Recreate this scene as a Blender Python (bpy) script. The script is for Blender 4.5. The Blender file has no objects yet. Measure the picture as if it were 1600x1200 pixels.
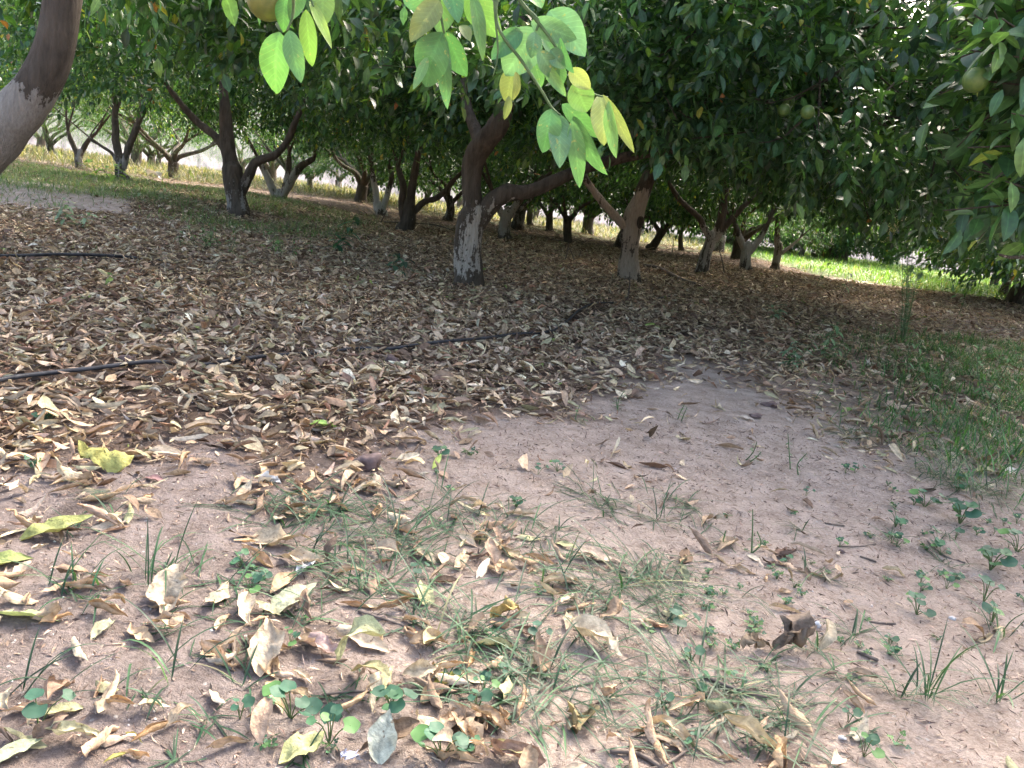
import bpy, math, random
import numpy as np
from mathutils import Vector
random.seed(11)
RNG = np.random.default_rng(11)
C = bpy.context.scene.collection
SC = bpy.context.scene

# ------------------------------------------------------------------ camera
CAM_H = 0.65
F = 1200.0                                    # focal length in photo pixels (photo 1600 x 1200)
PITCH = math.radians(13.37); ROLL = math.radians(7.63)
fw = np.array([0, math.cos(PITCH), -math.sin(PITCH)])
u0 = np.array([0, math.sin(PITCH), math.cos(PITCH)]); r0 = np.array([1.0, 0, 0])
RR = math.cos(ROLL) * r0 + math.sin(ROLL) * u0
UU = -math.sin(ROLL) * r0 + math.cos(ROLL) * u0
CP = np.array([0, 0, CAM_H])
cam_d = bpy.data.cameras.new("camera"); cam = bpy.data.objects.new("camera", cam_d); C.objects.link(cam)
from mathutils import Matrix
M = Matrix(((RR[0], UU[0], -fw[0], CP[0]), (RR[1], UU[1], -fw[1], CP[1]), (RR[2], UU[2], -fw[2], CP[2]), (0, 0, 0, 1)))
cam.matrix_world = M
cam_d.sensor_width = 36; cam_d.lens = 36 * F / 1600
cam_d.clip_start = 0.02; cam_d.clip_end = 2000
cam_d.dof.use_dof = False
SC.camera = cam

# ------------------------------------------------------------------ light
SUN_EL = math.radians(41); SUN_AZ = math.radians(27)      # azimuth to the right of straight ahead (+Y)
w = bpy.data.worlds.new("World"); SC.world = w; w.use_nodes = True
nt = w.node_tree; nt.nodes.clear()
o = nt.nodes.new("ShaderNodeOutputWorld"); b = nt.nodes.new("ShaderNodeBackground"); s = nt.nodes.new("ShaderNodeTexSky")
s.sky_type = 'NISHITA'; s.sun_disc = False; s.sun_elevation = SUN_EL; s.sun_rotation = SUN_AZ
s.air_density = 0.85; s.dust_density = 7.0; s.ozone_density = 0.3
b.inputs[1].default_value = 0.15
nt.links.new(s.outputs[0], b.inputs[0]); nt.links.new(b.outputs[0], o.inputs[0])
sd = bpy.data.lights.new("sun", 'SUN'); sd.energy = 1.25; sd.angle = math.radians(12); sd.color = (1, 0.95, 0.86)
so = bpy.data.objects.new("sun", sd); C.objects.link(so)
sv = Vector((math.sin(SUN_AZ) * math.cos(SUN_EL), math.cos(SUN_AZ) * math.cos(SUN_EL), math.sin(SUN_EL)))
so.rotation_euler = sv.to_track_quat('Z', 'Y').to_euler()
SC.view_settings.view_transform = 'Standard'; SC.view_settings.look = 'None'
SC.view_settings.exposure = 2.75; SC.view_settings.gamma = 1
SC.render.engine = 'CYCLES'
cy = SC.cycles
cy.max_bounces = 7; cy.diffuse_bounces = 4; cy.glossy_bounces = 2; cy.transmission_bounces = 5
cy.transparent_max_bounces = 4; cy.use_denoising = True; cy.caustics_reflective = False; cy.caustics_refractive = False
cy.sample_clamp_indirect = 6

# ------------------------------------------------------------------ measuring helpers
def ray(px, py):
    return fw + (px - 800) / F * RR + (600 - py) / F * UU
def gnd(px, py):
    d = ray(px, py); t = -CAM_H / d[2]; p = CP + d * t
    return np.array([p[0], p[1], G(p[0], p[1])])
def at(px, py, Y):                             # the point seen at a pixel, at distance Y ahead
    d = ray(px, py); return CP + d * (Y / d[1])
def proj(P):
    q = np.asarray(P) - CP; z = np.maximum(q @ fw, 0.05)
    return 800 + F * (q @ RR) / z, 600 - F * (q @ UU) / z, q @ fw

# ------------------------------------------------------------------ noise
def _h(ix, iy, iz):
    n = (ix * 374761393 + iy * 668265263 + iz * 2147483647 + 1013904223).astype(np.int64)
    n = (n ^ (n >> 13)) * 1274126177
    n = n & 0x7fffffff
    n = (n ^ (n >> 16))
    return (n & 0xffff) / 65535.0
def vnoise(x, y, z=0.0):
    x, y, z = np.broadcast_arrays(np.asarray(x, float), np.asarray(y, float), np.asarray(z, float))
    ix, iy, iz = np.floor(x).astype(np.int64), np.floor(y).astype(np.int64), np.floor(z).astype(np.int64)
    fx, fy, fz = x - ix, y - iy, z - iz
    fx, fy, fz = [t * t * (3 - 2 * t) for t in (fx, fy, fz)]
    r = 0
    for dx in (0, 1):
        for dy in (0, 1):
            for dz in (0, 1):
                r = r + _h(ix + dx, iy + dy, iz + dz) * (fx if dx else 1 - fx) * (fy if dy else 1 - fy) * (fz if dz else 1 - fz)
    return r - 0.5
def G(x, y):                                   # height of the ground
    x = np.asarray(x, float); y = np.asarray(y, float)
    far = np.clip((y - 6) / 10, 0, 1)
    z = 0.030 * vnoise(x * 1.3 + 5, y * 1.3) + 0.014 * vnoise(x * 5, y * 5 + 3) + 0.006 * vnoise(x * 17, y * 17) + 0.0045 * vnoise(x * 45, y * 45) + 0.003 * vnoise(x * 90, y * 90)
    z = z + 0.10 * far * vnoise(x * .35, y * .35)
    # a small bank on the left behind the litter
    z = z + 0.10 * np.clip((y - 9.0 - 0.25 * x) / 0.5, 0, 1) * np.clip((-x - 3.2) / 1.0, 0, 1)
    return z

# ------------------------------------------------------------------ object helpers
def tag(o, label=None, cat=None, group=None, kind=None):
    if label: o['label'] = label
    if cat: o['category'] = cat
    if group: o['group'] = group
    if kind: o['kind'] = kind
    return o
def thing(name, label, cat, loc=(0, 0, 0), group=None):
    o = bpy.data.objects.new(name, None); C.objects.link(o); o.location = loc; o.empty_display_size = .1
    return tag(o, label, cat, group)
def mesh_obj(name, V, Fq, mats, parent=None, col=None, smooth=True, mi=None):
    """V (n,3) array, Fq (m,4) or (m,3) array (or list of such arrays)"""
    V = np.ascontiguousarray(V, dtype=np.float32)
    off = np.zeros(3)
    if parent is not None and parent.type == 'EMPTY' or parent is not None:
        off = np.array(parent.matrix_world.translation) if False else np.array(base_of(parent))
        V = (V - off).astype(np.float32)
    Fl = Fq if isinstance(Fq, list) else [Fq]
    me = bpy.data.meshes.new(name)
    nl = sum(f.size for f in Fl); nf = sum(len(f) for f in Fl)
    me.vertices.add(len(V)); me.vertices.foreach_set("co", V.ravel())
    me.loops.add(nl); me.loops.foreach_set("vertex_index", np.concatenate([f.ravel() for f in Fl]).astype(np.int32))
    me.polygons.add(nf)
    tot = np.concatenate([np.full(len(f), f.shape[1]) for f in Fl]).astype(np.int32)
    st = np.concatenate([[0], np.cumsum(tot)[:-1]]).astype(np.int32)
    me.polygons.foreach_set("loop_start", st); me.polygons.foreach_set("loop_total", tot)
    if smooth: me.polygons.foreach_set("use_smooth", np.ones(nf, dtype=bool))
    for m in (mats if isinstance(mats, (list, tuple)) else [mats]): me.materials.append(m)
    if mi is not None: me.polygons.foreach_set("material_index", mi.astype(np.int32))
    if col is not None:
        a = me.color_attributes.new("Col", 'FLOAT_COLOR', 'POINT')
        a.data.foreach_set("color", np.ascontiguousarray(col, dtype=np.float32).ravel())
    me.update(calc_edges=True); me.validate() if False else None
    ob = bpy.data.objects.new(name, me); C.objects.link(ob)
    if parent is not None: ob.parent = parent
    return ob
def along(o, seg, side):
    a = o.data.attributes.new("along", 'FLOAT', 'POINT'); a.data.foreach_set("value", np.repeat(np.linspace(0, 1, seg + 1), 2 * side + 1).astype(np.float32))
def base_of(o):
    v = np.zeros(3)
    while o is not None:
        v += np.array(o.location); o = o.parent
    return v
def nrm(a):
    return a / np.maximum(np.linalg.norm(a, axis=-1, keepdims=True), 1e-9)

# ------------------------------------------------------------------ materials
def mat(name):
    m = bpy.data.materials.new(name); m.use_nodes = True
    t = m.node_tree; t.nodes.clear()
    return m, t
def N(t, k, **kw):
    n = t.nodes.new(k)
    for a, v in kw.items(): setattr(n, a, v)
    return n
def leaf_mat(name, rough=0.38, trans=0.35, spec=0.5, mid=1.5, vein=0.0, tgain=(1.5, 1.6, 0.6), bump=0.0, blotch=0.25, scale=60, spots=None):
    m, t = mat(name); L = t.links.new
    out = N(t, "ShaderNodeOutputMaterial"); p = N(t, "ShaderNodeBsdfPrincipled"); tr = N(t, "ShaderNodeBsdfTranslucent"); mx = N(t, "ShaderNodeMixShader")
    at_ = N(t, "ShaderNodeAttribute", attribute_name="Col")
    # midrib: alpha = 0.5 + 0.5 v
    sb = N(t, "ShaderNodeMath", operation='SUBTRACT'); sb.inputs[1].default_value = 0.5; L(at_.outputs['Alpha'], sb.inputs[0])
    ab = N(t, "ShaderNodeMath", operation='ABSOLUTE'); L(sb.outputs[0], ab.inputs[0])
    mr = N(t, "ShaderNodeMapRange"); mr.inputs[1].default_value = 0.02; mr.inputs[2].default_value = 0.07; mr.inputs[3].default_value = mid; mr.inputs[4].default_value = 1.0
    L(ab.outputs[0], mr.inputs[0])
    g = N(t, "ShaderNodeNewGeometry")
    nz = N(t, "ShaderNodeTexNoise"); nz.inputs['Scale'].default_value = scale; nz.inputs['Detail'].default_value = 4
    L(g.outputs['Position'], nz.inputs['Vector'])
    m2 = N(t, "ShaderNodeMapRange"); m2.inputs[1].default_value = .3; m2.inputs[2].default_value = .7; m2.inputs[3].default_value = 1 - blotch; m2.inputs[4].default_value = 1 + blotch; L(nz.outputs[0], m2.inputs[0])
    ml = N(t, "ShaderNodeMath", operation='MULTIPLY'); L(mr.outputs[0], ml.inputs[0]); L(m2.outputs[0], ml.inputs[1])
    if vein:
        lu = N(t, "ShaderNodeAttribute", attribute_name="along")
        v1 = N(t, "ShaderNodeMath", operation='MULTIPLY_ADD'); L(ab.outputs[0], v1.inputs[0]); v1.inputs[1].default_value = -.45; L(lu.outputs['Fac'], v1.inputs[2])
        v2 = N(t, "ShaderNodeMath", operation='MULTIPLY'); L(v1.outputs[0], v2.inputs[0]); v2.inputs[1].default_value = 62.8
        v3 = N(t, "ShaderNodeMath", operation='SINE'); L(v2.outputs[0], v3.inputs[0])
        v4 = N(t, "ShaderNodeMapRange"); v4.inputs[1].default_value = .82; v4.inputs[2].default_value = 1.0; v4.inputs[3].default_value = 1.0; v4.inputs[4].default_value = 1 + vein; L(v3.outputs[0], v4.inputs[0])
        v5 = N(t, "ShaderNodeMath", operation='MULTIPLY'); L(ml.outputs[0], v5.inputs[0]); L(v4.outputs[0], v5.inputs[1]); ml = v5
    src = at_.outputs['Color']
    if spots:
        ns = N(t, "ShaderNodeTexNoise"); ns.inputs['Scale'].default_value = 130; ns.inputs['Detail'].default_value = 2; L(g.outputs['Position'], ns.inputs['Vector'])
        sr = N(t, "ShaderNodeMapRange"); sr.inputs[1].default_value = .66; sr.inputs[2].default_value = .72; sr.inputs[4].default_value = .75; L(ns.outputs[0], sr.inputs[0])
        sm = N(t, "ShaderNodeMix", data_type='RGBA'); L(sr.outputs[0], sm.inputs[0]); L(src, sm.inputs[6]); sm.inputs[7].default_value = (*spots, 1); src = sm.outputs[2]
    vm = N(t, "ShaderNodeVectorMath", operation='SCALE'); L(src, vm.inputs[0]); L(ml.outputs[0], vm.inputs[3])
    L(vm.outputs[0], p.inputs['Base Color'])
    tc = N(t, "ShaderNodeVectorMath", operation='MULTIPLY'); tc.inputs[1].default_value = tgain; L(vm.outputs[0], tc.inputs[0]); L(tc.outputs[0], tr.inputs['Color'])
    p.inputs['Roughness'].default_value = rough; p.inputs['Specular IOR Level'].default_value = spec
    if bump:
        bn = N(t, "ShaderNodeBump"); bn.inputs['Strength'].default_value = bump; bn.inputs['Distance'].default_value = 0.004
        wv = N(t, "ShaderNodeTexNoise"); wv.inputs['Scale'].default_value = 140; wv.inputs['Detail'].default_value = 3; L(g.outputs['Position'], wv.inputs['Vector'])
        L(wv.outputs[0], bn.inputs['Height']); L(bn.outputs[0], p.inputs['Normal'])
    mx.inputs[0].default_value = trans
    L(p.outputs[0], mx.inputs[1]); L(tr.outputs[0], mx.inputs[2]); L(mx.outputs[0], out.inputs[0])
    return m
M_LEAF = leaf_mat("green_citrus_leaf", rough=.36, trans=.32)
M_YOUNG = leaf_mat("bright_citrus_leaf", rough=.42, trans=.2, mid=1.2, tgain=(1.1, 1.2, .8), bump=.35, blotch=.2, scale=30, vein=.22, spots=(.30, .30, .08))
M_DRY = leaf_mat("dry_leaf", rough=.75, trans=.12, spec=.25, mid=.8, tgain=(1, .9, .7), bump=.7, blotch=.3, scale=90, vein=-.12, spots=(.12, .075, .045))
M_GRASS = leaf_mat("grass_blade", rough=.5, trans=.35, spec=.35, mid=1.2, blotch=.15)
M_WEED = leaf_mat("weed_leaf", rough=.55, trans=.3, spec=.3, mid=1.15, blotch=.15, tgain=(1.2, 1.3, .7))

def soil_mat():
    m, t = mat("sandy_soil"); L = t.links.new
    out = N(t, "ShaderNodeOutputMaterial"); p = N(t, "ShaderNodeBsdfPrincipled"); g = N(t, "ShaderNodeNewGeometry")
    def noise(sc, det=6, r=.6):
        n = N(t, "ShaderNodeTexNoise"); n.inputs['Scale'].default_value = sc; n.inputs['Detail'].default_value = det; n.inputs['Roughness'].default_value = r
        L(g.outputs['Position'], n.inputs['Vector']); return n
    n1 = noise(.9, 5); n2 = noise(14, 8, .7); n3 = noise(160, 6, .75); n4 = noise(480, 3, .7)
    att = N(t, "ShaderNodeAttribute", attribute_name="Col")      # r: darker, greyer soil, g: litter dust, b: green cover
    cr = N(t, "ShaderNodeValToRGB"); e = cr.color_ramp.elements
    e[0].position = .38; e[0].color = (.27, .20, .155, 1); e[1].position = .60; e[1].color = (.66, .54, .46, 1)
    ad = N(t, "ShaderNodeMath", operation='MULTIPLY_ADD'); ad.inputs[1].default_value = .45; L(n2.outputs[0], ad.inputs[0])
    a2 = N(t, "ShaderNodeMath", operation='MULTIPLY_ADD'); a2.inputs[1].default_value = .45; L(n3.outputs[0], a2.inputs[0]); 
    a3 = N(t, "ShaderNodeMath", operation='MULTIPLY'); a3.inputs[1].default_value = .12; L(n1.outputs[0], a3.inputs[0])
    L(a3.outputs[0], a2.inputs[2]); L(a2.outputs[0], ad.inputs[2]); L(ad.outputs[0], cr.inputs[0])
    sep = N(t, "ShaderNodeSeparateColor"); L(att.outputs['Color'], sep.inputs[0])
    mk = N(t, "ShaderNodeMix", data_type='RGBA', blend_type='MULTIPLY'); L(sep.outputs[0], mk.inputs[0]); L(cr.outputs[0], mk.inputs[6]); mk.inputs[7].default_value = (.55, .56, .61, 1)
    # under the litter the soil is brown crumbled leaf
    c2 = N(t, "ShaderNodeValToRGB"); e = c2.color_ramp.elements
    e[0].position = .35; e[0].color = (.06, .04, .03, 1); e[1].position = .68; e[1].color = (.24, .165, .115, 1)
    vo = N(t, "ShaderNodeTexVoronoi"); vo.inputs['Scale'].default_value = 28; vo.inputs['Randomness'].default_value = 1; L(g.outputs['Position'], vo.inputs['Vector'])
    sv_ = N(t, "ShaderNodeSeparateColor"); L(vo.outputs['Color'], sv_.inputs[0])
    av = N(t, "ShaderNodeMath", operation='MULTIPLY_ADD'); av.inputs[1].default_value = .5; L(sv_.outputs[0], av.inputs[0])
    hf = N(t, "ShaderNodeMath", operation='MULTIPLY'); hf.inputs[1].default_value = .5; L(n3.outputs[0], hf.inputs[0]); L(hf.outputs[0], av.inputs[2]); L(av.outputs[0], c2.inputs[0])
    m2 = N(t, "ShaderNodeMix", data_type='RGBA'); L(sep.outputs[1], m2.inputs[0]); L(mk.outputs[2], m2.inputs[6]); L(c2.outputs[0], m2.inputs[7])
    m3 = N(t, "ShaderNodeMix", data_type='RGBA'); L(sep.outputs[2], m3.inputs[0]); L(m2.outputs[2], m3.inputs[6])
    c3 = N(t, "ShaderNodeValToRGB"); e = c3.color_ramp.elements
    e[0].position = .35; e[0].color = (.05, .09, .03, 1); e[1].position = .7; e[1].color = (.19, .22, .09, 1); L(n2.outputs[0], c3.inputs[0]); L(c3.outputs[0], m3.inputs[7])
    # small pale grit
    vg = N(t, "ShaderNodeTexVoronoi"); vg.inputs['Scale'].default_value = 85; L(g.outputs['Position'], vg.inputs['Vector'])
    sg = N(t, "ShaderNodeSeparateColor"); L(vg.outputs['Color'], sg.inputs[0])
    lt = N(t, "ShaderNodeMath", operation='LESS_THAN'); L(vg.outputs['Distance'], lt.inputs[0]); lt.inputs[1].default_value = .23
    gt = N(t, "ShaderNodeMath", operation='GREATER_THAN'); L(sg.outputs[0], gt.inputs[0]); gt.inputs[1].default_value = .9
    an = N(t, "ShaderNodeMath", operation='MULTIPLY'); L(lt.outputs[0], an.inputs[0]); L(gt.outputs[0], an.inputs[1])
    m4 = N(t, "ShaderNodeMix", data_type='RGBA'); L(an.outputs[0], m4.inputs[0]); L(m3.outputs[2], m4.inputs[6]); m4.inputs[7].default_value = (.55, .5, .46, 1)
    L(m4.outputs[2], p.inputs['Base Color']); p.inputs['Roughness'].default_value = .95; p.inputs['Specular IOR Level'].default_value = .15
    hs = N(t, "ShaderNodeMath", operation='MULTIPLY_ADD'); hs.inputs[1].default_value = .35; L(n4.outputs[0], hs.inputs[0]); L(n3.outputs[0], hs.inputs[2])
    h2 = N(t, "ShaderNodeMath", operation='MULTIPLY_ADD'); h2.inputs[1].default_value = 2.0; L(n2.outputs[0], h2.inputs[0]); L(hs.outputs[0], h2.inputs[2])
    bn = N(t, "ShaderNodeBump"); bn.inputs['Strength'].default_value = 1.0; bn.inputs['Distance'].default_value = .02; L(h2.outputs[0], bn.inputs['Height']); L(bn.outputs[0], p.inputs['Normal'])
    L(p.outputs[0], out.inputs[0]); return m
M_SOIL = soil_mat()

def bark_mat(name, amount, top, bark=((.045, .036, .028), (.145, .118, .092)), paint=((.40, .35, .30), (.62, .57, .52)), soft=.30):
    """whitewash on the lower trunk, flaking off in patches; amount = share of it left, top = height it reaches"""
    m, t = mat(name); L = t.links.new
    out = N(t, "ShaderNodeOutputMaterial"); p = N(t, "ShaderNodeBsdfPrincipled"); g = N(t, "ShaderNodeNewGeometry")
    mp = N(t, "ShaderNodeMapping"); mp.inputs['Scale'].default_value = (1, 1, .2); L(g.outputs['Position'], mp.inputs['Vector'])
    def noise(sc, det=6, r=.6, mapped=True):
        n = N(t, "ShaderNodeTexNoise"); n.inputs['Scale'].default_value = sc; n.inputs['Detail'].default_value = det; n.inputs['Roughness'].default_value = r
        L((mp if mapped else g).outputs[0 if mapped else 'Position'], n.inputs['Vector']); return n
    nb = noise(22, 8, .7); nf = noise(90, 5, .7); npat = noise(9, 9, .72); nsm = noise(40, 5, .6, False)
    cb = N(t, "ShaderNodeValToRGB"); e = cb.color_ramp.elements; e[0].position = .3; e[0].color = (*bark[0], 1); e[1].position = .72; e[1].color = (*bark[1], 1); L(nb.outputs[0], cb.inputs[0])
    cp = N(t, "ShaderNodeValToRGB"); e = cp.color_ramp.elements; e[0].position = .3; e[0].color = (*paint[0], 1); e[1].position = .7; e[1].color = (*paint[1], 1); L(nf.outputs[0], cp.inputs[0])
    sx = N(t, "ShaderNodeSeparateXYZ"); L(g.outputs['Position'], sx.inputs[0])
    zt = N(t, "ShaderNodeMapRange"); zt.inputs[1].default_value = top - soft; zt.inputs[2].default_value = top + soft; zt.inputs[3].default_value = 0; zt.inputs[4].default_value = -.5; L(sx.outputs[2], zt.inputs[0])
    zb = N(t, "ShaderNodeMapRange"); zb.inputs[1].default_value = .02; zb.inputs[2].default_value = .16; zb.inputs[3].default_value = -.14; zb.inputs[4].default_value = 0; L(sx.outputs[2], zb.inputs[0])
    a1 = N(t, "ShaderNodeMath", operation='ADD'); L(npat.outputs[0], a1.inputs[0]); L(zt.outputs[0], a1.inputs[1])
    a2 = N(t, "ShaderNodeMath", operation='ADD'); L(a1.outputs[0], a2.inputs[0]); L(zb.outputs[0], a2.inputs[1])
    a3 = N(t, "ShaderNodeMath", operation='MULTIPLY_ADD'); L(nsm.outputs[0], a3.inputs[0]); a3.inputs[1].default_value = .25; L(a2.outputs[0], a3.inputs[2])
    ms = N(t, "ShaderNodeMapRange"); ms.inputs[1].default_value = .625 - .30 * (amount - .5) - .015; ms.inputs[2].default_value = .625 - .30 * (amount - .5) - .003; L(a3.outputs[0], ms.inputs[0])
    mx = N(t, "ShaderNodeMix", data_type='RGBA'); L(ms.outputs[0], mx.inputs[0]); L(cb.outputs[0], mx.inputs[6]); L(cp.outputs[0], mx.inputs[7])
    L(mx.outputs[2], p.inputs['Base Color']); p.inputs['Roughness'].default_value = .9; p.inputs['Specular IOR Level'].default_value = .2
    hb = N(t, "ShaderNodeMath", operation='MULTIPLY_ADD'); L(ms.outputs[0], hb.inputs[0]); hb.inputs[1].default_value = .15; L(nb.outputs[0], hb.inputs[2])
    h2 = N(t, "ShaderNodeMath", operation='MULTIPLY_ADD'); L(nf.outputs[0], h2.inputs[0]); h2.inputs[1].default_value = .3; L(hb.outputs[0], h2.inputs[2])
    bn = N(t, "ShaderNodeBump"); bn.inputs['Strength'].default_value = 1.0; bn.inputs['Distance'].default_value = .035; L(h2.outputs[0], bn.inputs['Height']); L(bn.outputs[0], p.inputs['Normal'])
    L(p.outputs[0], out.inputs[0]); return m
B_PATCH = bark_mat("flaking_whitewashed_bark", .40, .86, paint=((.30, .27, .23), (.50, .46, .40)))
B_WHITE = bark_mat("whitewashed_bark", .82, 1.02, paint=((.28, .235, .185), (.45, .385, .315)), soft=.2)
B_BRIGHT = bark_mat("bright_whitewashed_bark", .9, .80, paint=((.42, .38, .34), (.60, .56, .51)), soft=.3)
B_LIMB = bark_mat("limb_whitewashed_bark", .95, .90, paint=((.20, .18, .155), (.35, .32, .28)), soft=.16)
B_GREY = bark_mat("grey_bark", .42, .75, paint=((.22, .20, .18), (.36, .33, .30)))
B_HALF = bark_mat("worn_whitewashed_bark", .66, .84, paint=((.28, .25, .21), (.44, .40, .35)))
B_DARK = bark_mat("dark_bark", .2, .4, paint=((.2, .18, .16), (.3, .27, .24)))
def plain(name, c0, c1, scale=40, rough=.8, bump=.3, spec=.3):
    m, t = mat(name); L = t.links.new
    out = N(t, "ShaderNodeOutputMaterial"); p = N(t, "ShaderNodeBsdfPrincipled"); g = N(t, "ShaderNodeNewGeometry")
    n = N(t, "ShaderNodeTexNoise"); n.inputs['Scale'].default_value = scale; n.inputs['Detail'].default_value = 6; L(g.outputs['Position'], n.inputs['Vector'])
    c = N(t, "ShaderNodeValToRGB"); e = c.color_ramp.elements; e[0].position = .32; e[0].color = (*c0, 1); e[1].position = .7; e[1].color = (*c1, 1); L(n.outputs[0], c.inputs[0])
    L(c.outputs[0], p.inputs['Base Color']); p.inputs['Roughness'].default_value = rough; p.inputs['Specular IOR Level'].default_value = spec
    bn = N(t, "ShaderNodeBump"); bn.inputs['Strength'].default_value = bump; bn.inputs['Distance'].default_value = .01; L(n.outputs[0], bn.inputs['Height']); L(bn.outputs[0], p.inputs['Normal'])
    L(p.outputs[0], out.inputs[0]); return m
M_HOSE = plain("black_plastic_hose", (.012, .013, .016), (.05, .052, .06), 30, .55)
M_TWIG = plain("dead_wood", (.06, .045, .035), (.20, .16, .13), 60)
M_STEM = plain("green_stem", (.06, .10, .04), (.12, .17, .07), 60)
M_STONE = plain("brown_stone", (.07, .045, .04), (.17, .12, .11), 45)
M_PALE = plain("pale_stone", (.42, .40, .38), (.68, .66, .64), 60)
M_FRUIT = plain("green_orange_peel", (.07, .13, .03), (.14, .20, .045), 60, .45, .15, .5)
M_GOLD = plain("ripening_orange_peel", (.10, .12, .025), (.17, .17, .035), 60, .45, .15, .5)
M_FLOWER = plain("cream_flower_fluff", (.55, .52, .40), (.75, .72, .58), 200)

# ------------------------------------------------------------------ leaf generator (many at once)
def leaves(P, A, Nn, L, W, curl, bend, seg=3, col=None, crumple=None, side=1, pointy=1.0, twist=None, mid=True):
    """P base, A axis, Nn normal, L length, W half width, curl (radians across half the blade), bend -> (V, F, Col)"""
    n = len(P); A = nrm(A); S = nrm(np.cross(Nn, A)); Nn = np.cross(A, S)
    us = np.linspace(0, 1, seg + 1)
    vs = np.linspace(-1, 1, 2 * side + 1)
    u, v = np.meshgrid(us, vs, indexing='ij'); u = u.ravel(); v = v.ravel()
    wp = np.sin(np.pi * np.clip(u, 0, 1) ** 0.85) ** (0.75 * pointy)
    wp = np.where(u == 0, .06, np.where(u == 1, .02, wp))
    L = np.asarray(L)[:, None]; W = np.asarray(W)[:, None]; curl = np.asarray(curl)[:, None] + 1e-4; bend = np.asarray(bend)[:, None]
    ang = v[None] * curl
    sx = np.sin(ang) / curl * W * wp[None]; sz = (1 - np.cos(ang)) / curl * W * wp[None]
    bu = bend * u[None]
    ax = np.sin(bu) / np.where(np.abs(bend) < 1e-3, 1e-3, bend) * L
    ax = np.where(np.abs(bend) < 1e-3, u[None] * L, ax)
    az = -(1 - np.cos(bu)) / np.where(np.abs(bend) < 1e-3, 1e9, bend) * L
    if twist is not None:
        tw = np.asarray(twist)[:, None] * u[None]
        sx, sz = sx * np.cos(tw) - sz * np.sin(tw), sx * np.sin(tw) + sz * np.cos(tw)
    V = P[:, None, :] + ax[..., None] * A[:, None] + sx[..., None] * S[:, None] + (az + sz)[..., None] * Nn[:, None]
    if crumple is not None:
        cr = np.asarray(crumple)[:, None]
        rnd = RNG.normal(size=(n, len(u), 3)) * (cr * W)[..., None]
        V = V + rnd
    k = len(u); nv = len(vs)
    q = []
    for i in range(seg):
        for j in range(nv - 1):
            a = i * nv + j; q.append((a, a + 1, a + nv + 1, a + nv))
    q = np.array(q)
    Fq = (np.arange(n)[:, None, None] * k + q[None]).reshape(-1, 4)
    if col is None: col = np.full((n, 3), .3)
    Cc = np.empty((n, k, 4)); Cc[:, :, :3] = col[:, None, :]; Cc[:, :, 3] = .5 + .5 * v[None] if mid else 0
    return V.reshape(-1, 3), Fq, Cc.reshape(-1, 4)
def merge(parts):
    Vs, Fs, Cs, o = [], [], [], 0
    for V, Fq, Cc in parts:
        Vs.append(V); Fs.append(Fq + o); Cs.append(Cc); o += len(V)
    return np.concatenate(Vs), np.concatenate(Fs), np.concatenate(Cs)
def tube(pts, rad, sides=10, rough=0.0, seed=0, sub=4, ridges=0.0):
    """smooth tapered tube through points; returns V,F"""
    pts = np.array(pts, float); rad = np.array(rad, float); n = len(pts)
    if n > 2 and sub > 1:
        P, R = [], []
        for i in range(n - 1):
            p0 = pts[max(i - 1, 0)]; p1 = pts[i]; p2 = pts[i + 1]; p3 = pts[min(i + 2, n - 1)]
            for k in range(sub):
                t = k / sub
                P.append(.5 * ((2 * p1) + (-p0 + p2) * t + (2 * p0 - 5 * p1 + 4 * p2 - p3) * t * t + (-p0 + 3 * p1 - 3 * p2 + p3) * t ** 3))
                R.append(rad[i] * (1 - t) + rad[i + 1] * t)
        P.append(pts[-1]); R.append(rad[-1]); pts = np.array(P); rad = np.array(R); n = len(pts)
    T = np.gradient(pts, axis=0); T = nrm(T)
    ref = np.array([0.31, 0.77, 0.1]); 
    X = np.zeros_like(T); x = np.cross(T[0], ref); x /= np.linalg.norm(x)
    for i in range(n):
        x = x - T[i] * np.dot(x, T[i]); x /= max(np.linalg.norm(x), 1e-9); X[i] = x
    Y = np.cross(T, X)
    th = np.linspace(0, 2 * np.pi, sides, endpoint=False)
    dirs = np.cos(th)[None, :, None] * X[:, None] + np.sin(th)[None, :, None] * Y[:, None]
    r = np.repeat(rad[:, None], sides, 1)
    if rough:
        Q = pts[:, None] + dirs * r[..., None]
        k = 1 / max(rad[0], .02)
        r = r * (1 + rough * 2 * vnoise(Q[..., 0] * k * .9 + seed, Q[..., 1] * k * .9, Q[..., 2] * k * .35) + rough * .9 * vnoise(Q[..., 0] * k * 2.6, Q[..., 1] * k * 2.6 + seed, Q[..., 2] * k * .8))
    if ridges:
        r = r * (1 + ridges * np.sin(th * 3 + seed)[None] * np.linspace(1, .2, n)[:, None])
    V = (pts[:, None] + dirs * r[..., None]).reshape(-1, 3)
    Fq = []
    i = np.arange(n - 1)[:, None]; j = np.arange(sides)[None]
    a = i * sides + j; b_ = i * sides + (j + 1) % sides
    Fq = np.stack([a, b_, b_ + sides, a + sides], -1).reshape(-1, 4)
    V = np.concatenate([V, pts[-1:] + T[-1:] * rad[-1] * .5])
    e = (n - 1) * sides; cap = np.array([(e + k, e + (k + 1) % sides, len(V) - 1, len(V) - 1) for k in range(sides)])
    return V, np.concatenate([Fq, cap[:, :4]])
def tubes_obj(name, ts, m, parent=None):
    Vs, Fs, o = [], [], 0
    for V, Fq in ts: Vs.append(V); Fs.append(Fq + o); o += len(V)
    V = np.concatenate(Vs); Fq = np.concatenate(Fs)
    tri = Fq[:, 2] == Fq[:, 3]
    fl = [Fq[~tri]] + ([Fq[tri][:, :3]] if tri.any() else [])
    return mesh_obj(name, V, fl, m, parent)

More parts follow.
